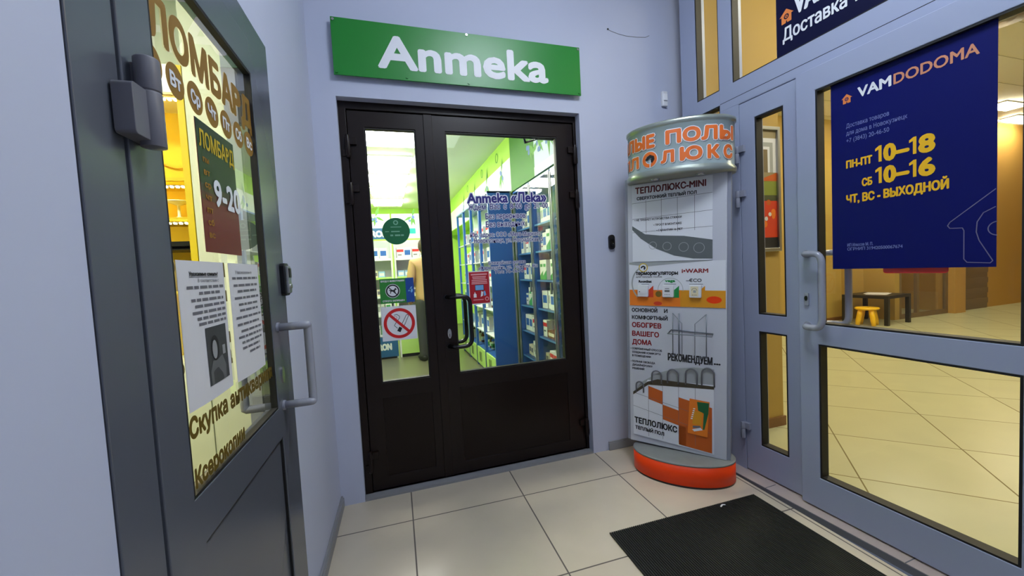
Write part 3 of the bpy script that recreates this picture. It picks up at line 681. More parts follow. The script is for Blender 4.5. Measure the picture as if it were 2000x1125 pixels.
# lower half text
for s, x0, x1, z, c, k in (('ОСНОВНОЙ', -.250, -.100, .957, .021, INK), ('И', -.060, -.042, .957, .021, INK), ('КОМФОРТНЫЙ', -.250, -.042, .912, .021, INK), ('ОБОГРЕВ', -.250, -.078, .862, .028, DRED), ('ВАШЕГО', -.250, -.092, .808, .028, DRED), ('ДОМА', -.250, -.135, .756, .028, DRED)):
    bd.text(s, x0, x1, z, c, yy, k, 0.06)
for s, x0, x1, z in (('• СОВРЕМЕННЫЙ СПОСОБ', -.262, -.075, .722), ('СОЗДАНИЯ КОМФОРТА', -.252, -.082, .700), ('В ПОМЕЩЕНИИ', -.252, -.14, .678), ('• ПОЛНАЯ СВОБОДА', -.262, -.115, .642), ('ДИЗАЙНЕРСКИХ', -.252, -.13, .620), ('РЕШЕНИЙ', -.252, -.18, .598)):
    bd.text(s, x0, x1, z, .011, yy, INK, 0.05)
bd.text('РЕКОМЕНДУЕМ', -.040, .195, .676, .040, yy, INK, 0.05, slope=-.01); bd.text('...', .205, .235, .678, .03, yy, INK, 0.08)
body = bd.build('body', stn); body.rotation_euler = (0, tilt, R(-8)); body.location = (-0.036, 0, 0)
# upper board
ub = MB(); ub.box(-.240, .198, -.0135, -.008, 1.262, 1.722, WT); y = -.0141
ub.text('ТЕПЛОЛЮКС-MINI', -.218, .165, 1.668, .034, y, MAR, 0.055); ub.text('СВЕРХТОНКИЙ ТЕПЛЫЙ ПОЛ', -.210, .118, 1.630, .017, y, INK, 0.06)
for x in (-.158, -.07, .018, .108): ub.line((x, 1.43), (x, 1.625), .002, y, INKG)
for z0, z1 in ((1.612, 1.628), (1.518, 1.534), (1.438, 1.446)): ub.line((-.24, z0), (.198, z1), .002, y, INKG)
ub.text('• НЕ ТРЕБУЕТ УСТРОЙСТВА СТЯЖКИ', -.225, .040, 1.505, .011, y, INK, .04); ub.text('• ПРОСТ В МОНТАЖЕ', -.115, .040, 1.470, .011, y, INK, .04); ub.text('• ГАРАНТИЯ 16 ЛЕТ', -.098, .045, 1.437, .011, y, INK, .04)
ub.poly([(-.24, 1.478), (-.20, 1.45), (-.165, 1.425), (-.08, 1.412), (.05, 1.402), (.198, 1.372), (.198, 1.268), (.10, 1.272), (0, 1.292), (-.10, 1.335), (-.19, 1.40), (-.24, 1.455)], y - .0004, TG)
ub.poly([(-.24, 1.400), (-.18, 1.365), (-.10, 1.318), (0, 1.282), (.08, 1.266), (.198, 1.262), (-.24, 1.262)], y - .0003, WT)
for i, x in enumerate((-.12, -.04, .05, .13)): ub.ring(x, 1.356 - .014 * i * 0.6, .020 + .002 * i, .0225 + .002 * i, y - .0008, TL, 24, sq=1.0)
ubo = ub.build('upper_poster', body)
# thermostat band
tb = MB(); tb.box(-.262, .262, -.0115, -.008, .996, 1.258, WT); y = -.0121
tb.poly([(-.262, 1.258), (-.262, 1.246), (-.16, 1.232), (.0, 1.245), (.198, 1.258)], y, TL)
tb.rect(-.262, .03, .996, 1.092, y, ORT); tb.rect(.03, .262, .996, 1.092, y, AMB)
tb.disc(-.178, 1.226, .027, y - .0003, YI, 28); tb.disc(-.178, 1.226, .021, y - .0006, WT, 24)
def animal(mb, cx, cz, s, y, dark, light):     # small running-animal emblem
    mb.poly([(cx - .8 * s, cz - .1 * s), (cx - .5 * s, cz + .35 * s), (cx, cz + .6 * s), (cx + .6 * s, cz + .3 * s), (cx + .7 * s, cz - .2 * s), (cx + .3 * s, cz - .7 * s), (cx, cz - .3 * s), (cx + .25 * s, cz + .05 * s), (cx - .1 * s, cz + .15 * s), (cx - .4 * s, cz - .2 * s)], y, dark)
    mb.poly([(cx - .05 * s, cz - .2 * s), (cx + .12 * s, cz - .25 * s), (cx + .05 * s, cz - 1.25 * s), (cx - .1 * s, cz - 1.2 * s)], y - .0003, light)
animal(tb, -.178, 1.226, .021, y - .0009, INK, WHITE_I)
tb.ring(-.13, 1.13, .112, .120, y - .0003, TL, 30, R(105), R(225))
tb.text('терморегуляторы', -.222, .018, 1.182, .022, y - .0003, INK, .06); tb.text('для теплых полов', -.222, -.07, 1.166, .009, y - .0003, INKG, .03); tb.text('i•WARM', .040, .175, 1.192, .022, y - .0003, DRED, .05)
tb.text('RoomStat', -.205, -.130, 1.136, .014, y - .0003, INK, .07); tb.text('vega', -.052, .002, 1.140, .014, y - .0003, GRN3, .09); tb.text('–€CO', .062, .142, 1.140, .018, y - .0003, INKG, .06)
for a, b, z in ((-.19, -.145, 1.126), (-.058, .008, 1.127), (.078, .15, 1.127)): tb.line((a, z), (b, z), .003, y - .0003, INKG)
tb.ring(-.024, 1.093, .068, .0705, y - .0005, TL, 40, R(-5), R(185))
for x, c_ in ((-.170, RED3), (-.026, GRN3), (.110, AMB)): tb.poly([(x - .030, 1.048), (x + .05, 1.048), (x + .05, 1.118), (x + .02, 1.09)], y - .0007, c_)
tb.disc(.205, 1.04, .038, y - .0003, ORB, 24, .020); tb.disc(-.09, 1.068, .018, y - .0006, mat('stand_olive_print', (120, 96, 24), .5), 16); tb.disc(-.095, 1.012, .024, y - .0006, RED3, 18, .012)
tbo = tb.build('thermostat_band', body)
for x, c_ in ((-.178, 0), (-.034, 1), (.112, 2)):
    t = MB(); t.prism(rrect(x - .031, x + .031, 1.052, 1.122, .005), -.030, -.0115, WHITEP); tm = t.build('thermostat', body, .002)
    d = MB()
    if c_ == 0: d.prism(rrect(x - .024, x + .017, 1.070, 1.105, .008), -.033, -.0298, WHITEP); d.cyl_y(x - .018, 1.082, .003, -.0335, -.0325, INK, 10)
    elif c_ == 1:
        d.prism(rrect(x - .022, x + .018, 1.060, 1.115, .003), -.0315, -.0298, WHITEP); d.rect(x - .018, x + .010, 1.082, 1.094, -.0318, INKG); d.line((x - .016, 1.102), (x + .008, 1.102), .004, -.0318, INKG)
        for k in range(4): d.disc(x - .016 + .008 * k, 1.068, .0022, -.0318, INK, 8)
    else:
        d.prism(rrect(x - .024, x + .016, 1.060, 1.115, .003), -.0315, -.0298, mat('cream_plastic', (226, 216, 180), .4)); d.ring(x - .004, 1.092, .012, .014, -.0318, INKG, 20, R(0), R(180)); d.rect(x - .010, x + .004, 1.080, 1.094, -.0318, TL)
        for k in range(3): d.disc(x - .014 + .009 * k, 1.067, .0022, -.0318, INK, 8)
    d.build('control_face', tm)
# lower tile board with heating cables
lb = MB(); y = -.0131
lb.prism([(-.248, .186), (.205, .160), (.205, .560), (-.160, .540), (-.172, .515), (-.248, .445)], -.0125, -.008, WT)
lb.poly([(-.248, .445), (-.20, .485), (-.15, .515), (.205, .540), (.205, .65), (.10, .648), (0, .630), (-.10, .59), (-.20, .52)], -.0092, TL)
lb.prism([(-.248, .455), (-.160, .530), (-.10, .553), (.205, .553), (.205, .536), (-.155, .512), (-.248, .437)], -.0134, -.0124, mat('stand_dark_brown_print', (70, 62, 44), .5))
lb.poly([(-.155, .505), (-.072, .483), (-.072, .402), (-.155, .424)], y, ORD); lb.poly([(-.072, .402), (.018, .382), (.018, .292), (-.072, .312)], y, ORD)
lb.poly([(.018, .462), (.195, .428), (.195, .165), (.018, .178)], y, ORD); lb.poly([(.018, .292), (.018, .178), (.06, .176), (.06, .292)], y, ORD)
for x in (-.155, -.072, .018, .108): lb.line((x, .19), (x, .53), .0018, y - .0003, INKG)
for a, b in ((.512, .428), (.428, .345)): lb.line((-.248, a - .06), (.195, a - .15), .0018, y - .0003, INKG)
lb.text('ТЕПЛОЛЮКС', -.240, .008,   .262, .034, y - .0008, INK, .055, slope=-.06); lb.text('ТЕПЛЫЙ ПОЛ', -.236, -.066, .222, .020, y - .0008, INK, .06, slope=-.06)
for i, x in enumerate((-.205, -.105, -.012, .088, .175)):
    h = (.46, .53, .54, .545, .55)[i]; t = (.525, .605, .625, .640, .655)[i]; wd = (.022, .028, .03, .03, .032)[i]
    lb.tube([(x - wd, -.018, h)] + [(x + wd * math.cos(R(180 - 20 * k)), -.018, t - wd + wd * math.sin(R(180 - 20 * k))) for k in range(10)] + [(x + wd, -.018, h)], .0042, INKG, 8)
lbo = lb.build('lower_poster', body)
# wire rack
rk = MB(); WR = mat('galvanised_wire', (120, 126, 134), .35, .7)
for xs in ((-.012, .044, .022), (.166, .112, None)):
    a, b, c_ = xs
    rk.tube([(a, -.012, .958), (a, -.012, .715)], .0022, WR, 8); rk.tube([(a, -.012, .958), (b, -.045, .905), (b, -.045, .715), (a, -.012, .715)], .0018, WR, 8)
    if c_: rk.tube([(c_, -.012, .958), (c_, -.012, .715)], .0032, WR, 8)
rk.tube([(-.034, -.012, .842), (-.02, -.012, .86), (.20, -.012, .85)], .003, WR, 8); rk.tube([(-.034, -.012, .842), (-.034, -.05, .842), (.20, -.05, .84), (.20, -.012, .85)], .0026, WR, 8)
for x in (-.012, .166): rk.tube([(x, -.012, .715), (x, -.050, .716)], .002, WR, 8)
rko = rk.build('wire_rack', body)
# header
hp = [(0.97, 1.722), (1.0, 1.722), (1.03, 1.730), (1.03, 1.752), (1.0, 1.762)]
HD = mat('header_grey_green_face', (150, 166, 166), .25, spec=.6); HSIL = mat('header_silver_rim', (160, 168, 158), .3, .6)
hd = ell([(0.0, 1.726), (1.02, 1.726), (1.035, 1.736), (1.035, 1.752), (1.0, 1.764), (1.0, 1.985), (1.03, 1.992), (1.03, 2.008), (1.0, 2.014), (0.0, 2.014)], HD); hd.m = []
hd.mats = [HSIL, HD, mat('header_underside', (150, 152, 142), .5)]
per = 64
for i in range(9): hd.m += [2 if i == 0 else (1 if i == 4 else 0)] * per
hd.m = hd.m[:len(hd.f)] + [0] * (len(hd.f) - len(hd.m))
header = hd.build('header', stn); header.rotation_euler = (0, R(1.0), 0)
# letters wrapped on the curved face
_ts = [(k / 400.0) * 2 * math.pi for k in range(401)]
_al = [0.0]
for k in range(400):
    p = (EA * math.sin(_ts[k]), EB * math.cos(_ts[k])); q = (EA * math.sin(_ts[k + 1]), EB * math.cos(_ts[k + 1])); _al.append(_al[-1] + math.hypot(p[0] - q[0], p[1] - q[1]))
def onface(off):
    def fn(x, z, d=0.0):
        s = abs(x); k = 0
        while k < 399 and _al[k + 1] < s: k += 1
        t = _ts[k] + (_ts[k + 1] - _ts[k]) * (s - _al[k]) / max(1e-9, _al[k + 1] - _al[k])
        t = t if x >= 0 else -t
        nx, ny = math.sin(t) / EA, math.cos(t) / EB; L = math.hypot(nx, ny)
        return (EA * math.sin(t) + nx / L * (off + d), -(EB * math.cos(t) + ny / L * (off + d)), z)
    return fn
ht = MB()
ORL = mat('header_orange_letters', (232, 112, 36), .5)
def hline(s, x0, x1, z, cap, b=.09):
    ht.text(s, x0 + .003, x1 + .003, z - .003, cap, 0, INKG, b, grow=.07, fn=onface(.0005)); ht.text(s, x0, x1, z, cap, 0, WHITE_I, b, grow=.07, fn=onface(.0013)); ht.text(s, x0, x1, z, cap, 0, ORL, b, fn=onface(.0022))
hline('ТЕПЛЫЕ', -.475, -.118, 1.888, .062); hline('ПОЛЫ', -.052, .300, 1.888, .062)
hline('ТЕПЛ', -.475, -.215, 1.792, .056); hline('Л', -.078, -.018, 1.792, .056); hline('Ю', .018, .118, 1.792, .060); hline('К', .152, .205, 1.792, .060); hline('С', .238, .292, 1.792, .060)
def cring(cx, cz, r0, r1, off, m_):
    f = onface(off); n = 32
    V = [f(cx + r * math.cos(2 * math.pi * k / n), cz + r * math.sin(2 * math.pi * k / n)) for k in range(n) for r in (r0, r1)]
    ht.add(V, [(2 * k, 2 * k + 1, 2 * ((k + 1) % n) + 1, 2 * ((k + 1) % n)) for k in range(n)], m_)
cring(-.144, 1.822, .020, .046, .0016, WHITE_I); cring(-.144, 1.822, .023, .042, .0026, ORL)
f = onface(.0036)
dk = [(-.8, -.1), (-.5, .35), (0, .6), (.6, .3), (.7, -.2), (.3, -.7), (0, -.3), (.25, .05), (-.1, .15), (-.4, -.2)]
ht.add([f(-.140 + a * .036, 1.826 + b * .036) for a, b in dk], [tuple(range(10))], INK)
ht.add([f(-.140 + a * .036, 1.826 + b * .036) for a, b in ((-.05, -.2), (.12, -.25), (.05, -1.35), (-.1, -1.3))], [(0, 1, 2, 3)], WHITE_I)
hto = ht.build('lettering', header)
for x in (-.12, .11):
    q = MB(); q.lathe([(0.0, -.008), (.02, -.008), (.024, 0), (.024, .004)], CHROME, (x, -.085, 1.724), 20); q.build('downlight', header)
# brochure standing in its pocket on the stand
br = MB()
br.box(-.052, .052, -.004, 0, 0, .205, ORD); y = -.0046
br.poly([(-.052, 0), (.052, 0), (.052, .205), (-.052, .205)], y, ORT); br.poly([(-.012, .195), (.050, .200), (.050, .14), (.034, .04), (.026, .04), (.026, .135), (-.004, .145)], y - .0004, mat('brochure_green_print', (18, 96, 52), .5)); br.poly([(-.030, .06), (.018, .06), (.018, .14), (-.030, .14)], y - .0004, AMB)
br.poly([(-.030, .028), (-.018, .018), (.026, .036), (.014, .048)], y - .0008, WHITE_I); br.poly([(-.026, .036), (.020, .046), (.010, .058), (-.028, .05)], y - .0006, INKG)
for i in range(6): br.line((-.040 + .002 * i, .09 + .012 * i), (-.030 + .002 * i, .092 + .012 * i), .006, y - .0006, WHITE_I)
o = br.build('brochure')
bm_ = Matrix.Translation(OS) @ Matrix.Rotation(AS, 4, 'Z') @ Matrix.Translation((-0.036, 0, 0)) @ Euler((0, tilt, R(-8))).to_matrix().to_4x4()
o.matrix_world = bm_ @ Matrix.Translation((.120, -.0142, .258)) @ Matrix.Rotation(R(3), 4, 'Y')
tag(o, 'orange and green leaflet on the lower right of the advertising stand', 'leaflet')

# ================================================================== ROOM BEYOND THE STOREFRONT
LOBT = tilemat('lobby_floor_tiles', 0.6, (200, 200, 160), (194, 194, 154), (128, 116, 72), 0.63, 0.004, 0.3)
a44 = R(44); e1 = Vector((math.cos(a44), math.sin(a44), 0)); e2 = Vector((-math.sin(a44), math.cos(a44), 0))
og = e1 * 4.05 + e2 * (-1.246)
cor = [(1.962, -3.0), (14.5, -3.0), (14.5, 7.2), (2.05, 7.2), (2.05, 2.35), (1.96, 2.3)]
V = []
for z in (0.0, -0.05):
    for x, y in cor:
        d = Vector((x, y, 0)) - og; V.append((d.dot(e1), d.dot(e2), z))
m = MB(); n = len(cor); m.add(V, [tuple(range(n)), tuple(range(2 * n - 1, n - 1, -1))] + [(k, k + n, (k + 1) % n + n, (k + 1) % n) for k in range(n)], LOBT)
tag(place(m.build('floor_lobby'), og, a44), 'diagonal cream tiles of the lit lobby behind the storefront', 'floor', kind='structure')
m = MB(); m.box(2.06, 2.745, 2.185, 2.30, 0, 3.6, YELLOWW); m.box(2.63, 2.745, 2.30, 5.12, 0, 3.6, YELLOWW)
tag(m.build('wall_lobby_left'), 'yellow lobby wall seen through the narrow storefront pane', 'wall', kind='structure')
m = MB(); m.box(2.06, 2.757, 2.172, 2.185, 0, 0.07, mat('brown_skirting', (122, 84, 46), .5)); tag(m.build('baseboard_lobby'), 'brown skirting of the yellow lobby wall', 'skirting', kind='structure')
m = MB(); m.box(2.745, 7.95, 5.15, 5.3, 0, 3.6, YELLOWW); m.box(7.95, 8.57, 5.10, 5.3, 0, 3.6, YELLOWW); m.box(2.745, 7.95, 5.135, 5.15, 0, .06, MATS['brown_skirting'])
q = MB(); q.box(8.45, 8.57, 4.62, 5.1, 0, 3.6, YELLOWW); tag(q.build('wall_lobby_jamb'), 'yellow wall end right of the black table', 'wall', kind='structure')
tag(m.build('wall_lobby_far'), 'yellow wall behind the black table in the lobby', 'wall', kind='structure')
for q_, nm, lb_ in (((9.94, 10.25, 4.52, 4.8, 0, 3.6), 'pier', 'ochre pier between glass partition and shutter'), ((8.57, 9.94, 4.6, 4.8, 2.6, 3.6), 'lintel', 'ochre wall above the glass partition'), ((11.25, 14.4, 4.68, 4.9, 0, 3.6), 'end', 'ochre wall right of the shutter'), ((10.25, 11.25, 4.62, 4.8, 2.41, 3.6), 'header', 'ochre wall above the shutter')):
    m = MB(); m.box(*q_, OCHREW); tag(m.build('wall_lobby_' + nm), lb_, 'wall', kind='structure')
SHUT = mat('brown_roller_shutter', (120, 98, 66), .5, noise=.05, nscale=4)
m = MB()
for i in range(24): m.box(10.25, 11.25, 4.655 - .012 * (i % 2), 4.70, .1 * i, .1 * i + .1, SHUT)
tag(m.build('roller_shutter'), 'closed brown shutter right of the ochre pier', 'shutter')
gp = thing('glass_partition', 'framed glass partition of the dark unit behind the lobby', 'partition', (0, 4.62, 0))
m = MB(); frame_rects(m, 8.57, 9.94, 0, 2.6, [(8.63, 9.05, .08, 2.52), (9.11, 9.88, .08, 2.52)], 0, .05, MATS['brown_roller_shutter']); m.build('frame', gp)
for a, b in ((8.63, 9.05), (9.11, 9.88)):
    m = MB(); m.box(a, b, .02, .028, .08, 2.52, GLASS); m.build('glass_pane', gp)
m = MB(); m.box(8.45, 10.3, 6.6, 6.7, 0, 3.6, OCHREW); m.box(10.2, 10.3, 4.8, 6.6, 0, 3.6, OCHREW); tag(m.build('wall_lobby_unit'), 'dim ochre wall inside the glass-fronted unit', 'wall', kind='structure')
m = MB(); m.box(14.4, 14.5, -3, 4.7, 0, 3.6, OCHREW); m.box(2.0, 14.5, -3.1, -3.0, 0, 3.6, YELLOWW); tag(m.build('wall_lobby_right'), 'ochre end wall of the lobby', 'wall', kind='structure')
CEL = mat('lobby_ceiling_panels', (242, 240, 226), .6, noise=.02, nscale=3)
m = MB(); m.box(2.06, 14.5, -3.0, 7.0, 3.6, 3.7, CEL)
for i in range(20): m.box(2.06, 14.5, -3 + .5 * i, -2.994 + .5 * i, 3.598, 3.6, mat('ceiling_seam', (168, 160, 132), .7))
tag(m.build('ceiling_lobby'), 'beige panelled lobby ceiling', 'ceiling', kind='structure')
for i, (x, y_) in enumerate(((10.2, 4.02), (11.75, 4.40), (7.4, 3.9), (5.2, 3.2), (5.2, 0.6), (8.0, 0.6), (3.2, 0.9))):
    lb_ = ('slim lamp at the far left of the lobby ceiling', 'slim lamp at the far right of the lobby ceiling', 'lamp over the black table in the lobby', 'lamp in the lobby ceiling between table and storefront', 'lamp in the middle of the lobby ceiling', 'lamp at the right of the lobby ceiling', 'lobby ceiling lamp just inside the storefront doors')[i]
    lamp_panel('ceiling_strip_light', lb_, 'lobby ceiling lights', (x, y_, 3.6), (.5, .9, 1.1, 1.1, 1.1, 1.1, 1.1)[i], .3 if i > 1 else .2, LOBBY_LAMP, LOBBY_TINT, drop=.05)
m = thing('ceiling_vent', 'round grey ventilation grille in the lobby ceiling near the doors', 'vent', (6.25, 2.50, 3.6))
q = MB(); q.lathe([(.0, -.05), (.10, -.05), (.11, -.03), (.30, -.012), (.32, 0)], SILVER, (0, 0, 0), 32); q.build('grille', m)
# framed picture
fp = thing('framed_picture', 'tall framed picture of a house and orange garden on the yellow wall', 'picture', (2.47, 2.184, 1.29))
m = MB(); frame_rects(m, -.27, .262, 0, .88, [(-.245, .238, .025, .855)], -.025, 0, SILVER); m.build('frame', fp, .003)
m = MB(); y = -.0105; m.box(-.25, .243, -.01, 0, .02, .86, mat('picture_brown_print', (120, 104, 72), .5))
m.rect(-.245, .238, .52, .855, y, mat('picture_tan_print', (150, 136, 100), .5)); m.rect(.10, .238, .56, .80, y - .0004, WT); m.rect(.10, .205, .56, .77, y - .0007, TL); m.rect(.10, .175, .56, .74, y - .001, WT); m.rect(.10, .155, .56, .72, y - .0013, MATS['picture_brown_print'])
m.poly([(-.245, .50), (.05, .50), (.238, .56), (.238, .50)], y - .0008, ORD); m.rect(-.245, .238, .40, .50, y, mat('picture_grass_print', (130, 142, 54), .5)); m.rect(-.245, .238, .34, .40, y, mat('picture_dark_green_print', (70, 76, 48), .5)); m.rect(-.245, .238, .10, .36, y - .0004, RED3)
for i in range(26): m.disc(random.uniform(-.2, .22), random.uniform(.13, .35), random.uniform(.012, .03), y - .0007 - .00005 * i, random.choice([ORT, RED3, WT, ORD]), 12)
m.rect(-.245, .238, .025, .10, y - .0006, INK); m.build('print', fp)
# low black table, paper, stool
tb_ = thing('side_table', 'low black square table in the lobby corner', 'table', (8.02, 4.66, 0), R(4))
BLK = mat('black_brown_laminate', (30, 30, 26), .4)
m = MB(); m.box(-.33, .33, -.33, .33, .44, .49, BLK); m.build('tabletop', tb_, .003)
for sx_, sy_ in ((-1, -1), (1, -1), (-1, 1), (1, 1)):
    m = MB(); m.box(sx_ * .33 - (.055 if sx_ > 0 else 0), sx_ * .33 + (.055 if sx_ < 0 else 0), sy_ * .33 - (.055 if sy_ > 0 else 0), sy_ * .33 + (.055 if sy_ < 0 else 0), 0, .44, BLK); m.build('leg', tb_, .002)
m = MB(); m.box(-.2, .2, -.14, .14, 0, .003, PAPER); m.box(-.1, .22, -.1, .18, .003, .006, PAPER)
tag(place(m.build('paper_sheet'), (8.06, 4.64, .4905), R(20)), 'white paper sheets lying on the low black table', 'paper')
sto = thing('stool', 'small yellow round plastic stool beside the black table', 'stool', (7.62, 4.55, 0), R(20))
YST = mat('yellow_stool_plastic', (250, 200, 20), .4)
m = MB(); m.lathe([(0, .262), (.145, .262), (.16, .275), (.16, .292), (.145, .302), (0, .304)], YST, (0, 0, 0), 32); m.build('seat', sto)
for k_ in range(4):
    a = R(45 + 90 * k_); m = MB(); m.tube([(math.cos(a) * r_, math.sin(a) * r_, z_) for r_, z_ in ((.095, .266), (.115, .17), (.135, .08), (.145, 0.0))], [.036, .038, .036, .028], YST, 14); m.build('leg', sto)

# ================================================================== PAWNSHOP behind the left door
PAWW = mat('pale_green_white_wall', (224, 230, 204), .8, noise=.02, nscale=3)
m = MB(); m.box(-4.0, -0.47, 2.86, 2.95, 0, 3.0, PAWW); m.box(-4.1, -4.0, -1.0, 2.95, 0, 3.0, PAWW); m.box(-4.0, -0.6, -1.1, -1.0, 0, 3.0, PAWW)
tag(m.build('wall_pawnshop'), 'pale wall inside the pawnshop', 'wall', kind='structure')
m = MB(); m.box(-.935, -.49, 2.50, 2.56, 0, 3.0, PAWW); tag(m.build('partition_pawnshop'), 'pale partition beside the yellow jewellery showcase', 'partition', kind='structure')
PFL = mat('pawnshop_floor_tiles', (196, 184, 130), .35, noise=.03, nscale=3)
m = MB(); m.box(-4.0, -.47, -1.0, 2.9, -.05, 0.0, PFL); tag(m.build('floor_pawnshop'), 'yellowish floor of the pawnshop', 'floor', kind='structure')
m = MB(); m.box(-4.0, -.47, -1.0, 2.9, 3.0, 3.1, CEILW); tag(m.build('ceiling_pawnshop'), 'white pawnshop ceiling', 'ceiling', kind='structure')
lamp_panel('ceiling_panel_light', 'square lamp in the pawnshop ceiling', None, (-1.5, 1.2, 3.0), .6, .6, PAWN_LAMP, PAWN_TINT)
sc = thing('showcase', 'tall yellow lit jewellery showcase in the pawnshop', 'showcase', (-1.40, 2.50, 0))
YEL = mat('yellow_showcase_cloth', (250, 212, 16), .6, noise=.04, nscale=8); LED = mat('warm_led_strip', (255, 245, 210), .5, emit=60.0, tint=(1.0, .86, .40))
YELD = mat('yellow_showcase_board', (232, 204, 24), .6)
m = MB(); m.box(-.46, .46, .30, .33, 0, 2.4, YEL); m.box(-.46, -.43, 0, .30, .86, 2.4, YELD); m.box(.43, .46, 0, .30, .86, 2.4, YELD); m.box(-.43, .43, 0, .3, 2.26, 2.4, WHITEP); m.build('carcass', sc)
m = MB(); m.box(-.46, .46, -.002, .30, 0, .86, PAWW); m.build('base', sc)
for z in (1.830, 1.625, 1.475, 1.24):
    q = MB(); q.box(-.43, .43, .01, .30, z - .014, z, YELD if z != 1.475 else BLACKP); q.build('shelf', sc)
q = MB(); q.box(-.43, .43, .01, .03, 1.455, 1.50, BLACKP); q.build('ledge', sc)
for z in (2.245, 1.795, 1.605):
    q = MB(); q.box(-.43, .43, .03, .045, z - .006, z, SILVER)
    for i in range(34): q.box(-.42 + .025 * i, -.410 + .025 * i, .029, .045, z - .012, z - .004, LED)
    q.build('led_strip', sc)
for i, (z, x) in enumerate(((2.02, .28), (1.93, .27))):
    q = MB(); q.tube([(x - .12 + .24 * k_ / 14, .29 - .0, z - .055 * math.sin(math.pi * k_ / 14) - .04 * k_ / 14) for k_ in range(15)], .004, mat('gold_chain', (186, 140, 30), .3, .8), 6)
    o = q.build('necklace'); o.location = (-1.40, 2.50, 0)
    tag(o, ('gold chain hanging highest on the yellow showcase back', 'gold chain hanging lower on the yellow showcase back')[i], 'necklace')
sd = thing('jewellery_stand', 'small clear stand on the lit shelf of the yellow showcase', 'stand', (-1.06, 2.64, 1.626))
q = MB(); q.lathe([(.0, 0), (.05, 0), (.05, .006), (.008, .02), (.006, .08), (.02, .085), (.06, .10), (.06, .104), (0, .104)], mat('clear_acrylic', (225, 222, 190), .15), (0, 0, 0), 24); q.build('base', sd)

# ================================================================== PHARMACY behind the back wall
PFLR = mat('pharmacy_floor_tiles', (106, 104, 80), .3, noise=.05, nscale=3)
m = MB(); m.box(-.62, 1.72, YW + .16, 9.6, -.05, 0.0, PFLR); tag(m.build('floor_pharmacy'), 'grey floor of the pharmacy', 'floor', kind='structure')
m = MB(); m.box(-.62, 1.85, YW + .19, 9.6, 2.76, 2.85, CEILW); tag(m.build('ceiling_pharmacy'), 'white pharmacy ceiling', 'ceiling', kind='structure')
m = MB(); m.box(-.62, -.5, YW + .19, 9.6, 0, 2.76, GREENW); tag(m.build('wall_pharmacy_left'), 'light green pharmacy wall on the left', 'wall', kind='structure')
m = MB(); m.box(-.62, 1.85, 9.5, 9.6, 0, 2.76, GREENW); tag(m.build('wall_pharmacy_far'), 'light green far wall of the pharmacy', 'wall', kind='structure')
m = MB(); m.box(1.72, 1.85, YW + .19, 9.6, 0, 2.76, GREENW); m.box(1.40, 1.72, YW + .19, 9.5, 2.12, 2.76, GREENW); tag(m.build('wall_pharmacy_right'), 'light green bulkhead wall over the pharmacy cabinets', 'wall', kind='structure')
for i, y_ in enumerate((3.3, 4.45, 5.55, 6.5, 7.4, 8.5)):
    lamp_panel('ceiling_panel_light', ('first', 'second', 'third', 'fourth', 'fifth', 'sixth')[i] + ' lamp from the doors in the pharmacy ceiling row', 'pharmacy ceiling lights', (.12, y_, 2.76), .55, .55, SHOP_LAMP, SHOP_TINT, drop=.05)
FRZ = mat('white_frieze_print', (232, 236, 240), .6, noise=.03, nscale=6); LILAC = mat('lilac_frieze_print', (196, 206, 232), .6, noise=.06, nscale=5); DKG = mat('deep_green_mural_print', (58, 118, 22), .6, noise=.12, nscale=4); LEAFG = mat('leaf_green_print', (96, 150, 60), .6); BERRY = mat('berry_blue_print', (96, 120, 190), .6)
AW = R(-90)
def leafy(m, cx, cz, s, y, rnd):
    for k_ in range(4):
        a = R(rnd.uniform(200, 340)) if k_ < 3 else R(70); d = Vector((math.cos(a), math.sin(a))); n_ = Vector((-d.y, d.x))
        p = Vector((cx, cz)); L = s * rnd.uniform(.8, 1.2)
        m.poly([tuple(p), tuple(p + d * L * .4 + n_ * L * .14), tuple(p + d * L), tuple(p + d * L * .4 - n_ * L * .14)], y - .0003 * k_, LEAFG)
    for k_ in range(3): m.disc(cx + rnd.uniform(-.3, .3) * s, cz + rnd.uniform(-.5, 0) * s, s * .13, y - .0015 - .0003 * k_, BERRY, 14)
rn = random.Random(3)
m = MB(); m.box(-5.2, 0, -.008, 0, 2.13, 2.50, FRZ)
for x in (-.35, -1.1, -1.9, -2.8): leafy(m, x, 2.42, .22, -.009, rn)
tag(place(m.build('trim_2'), (1.40, 4.28, 0), AW), 'white frieze with printed leaves above the blue cabinets', 'frieze', kind='structure')
m = MB(); m.box(0, .74, -.006, 0, 2.12, 2.76, DKG); leafy(m, .60, 2.45, .20, -.007, rn)
tag(place(m.build('trim_3'), (1.40, 4.28, 0), AW), 'deep green printed mural panel above the blue cabinets', 'mural', kind='structure')
m = MB(); m.box(.74, 1.7, -.008, 0, 2.20, 2.46, LILAC)
for x in (.85, 1.1): leafy(m, x, 2.42, .18, -.009, rn)
m.box(.74, 1.7, -.012, 0, 2.12, 2.20, FRZ)
tag(place(m.build('trim_4'), (1.40, 4.28, 0), AW), 'lilac frieze with leaves over the nearest blue cabinets', 'frieze', kind='structure')
m = MB()
for x in (-.55, -1.35, -2.4): m.ring(x, 2.64, .045, .06, -.003, LEAFG, 24)
tag(place(m.build('trim_5'), (1.40, 4.28, 0), AW), 'thin green rings drawn on the green wall', 'mural', kind='structure')

CABB = mat('cabinet_blue_laminate', (44, 94, 172), .3, noise=.03, nscale=4); CABD = mat('cabinet_deep_blue_laminate', (30, 58, 110), .35); LIME = mat('lime_laminate', (186, 220, 124), .4); SHG = mat('shelf_blue_edge', (80, 130, 190), .3)
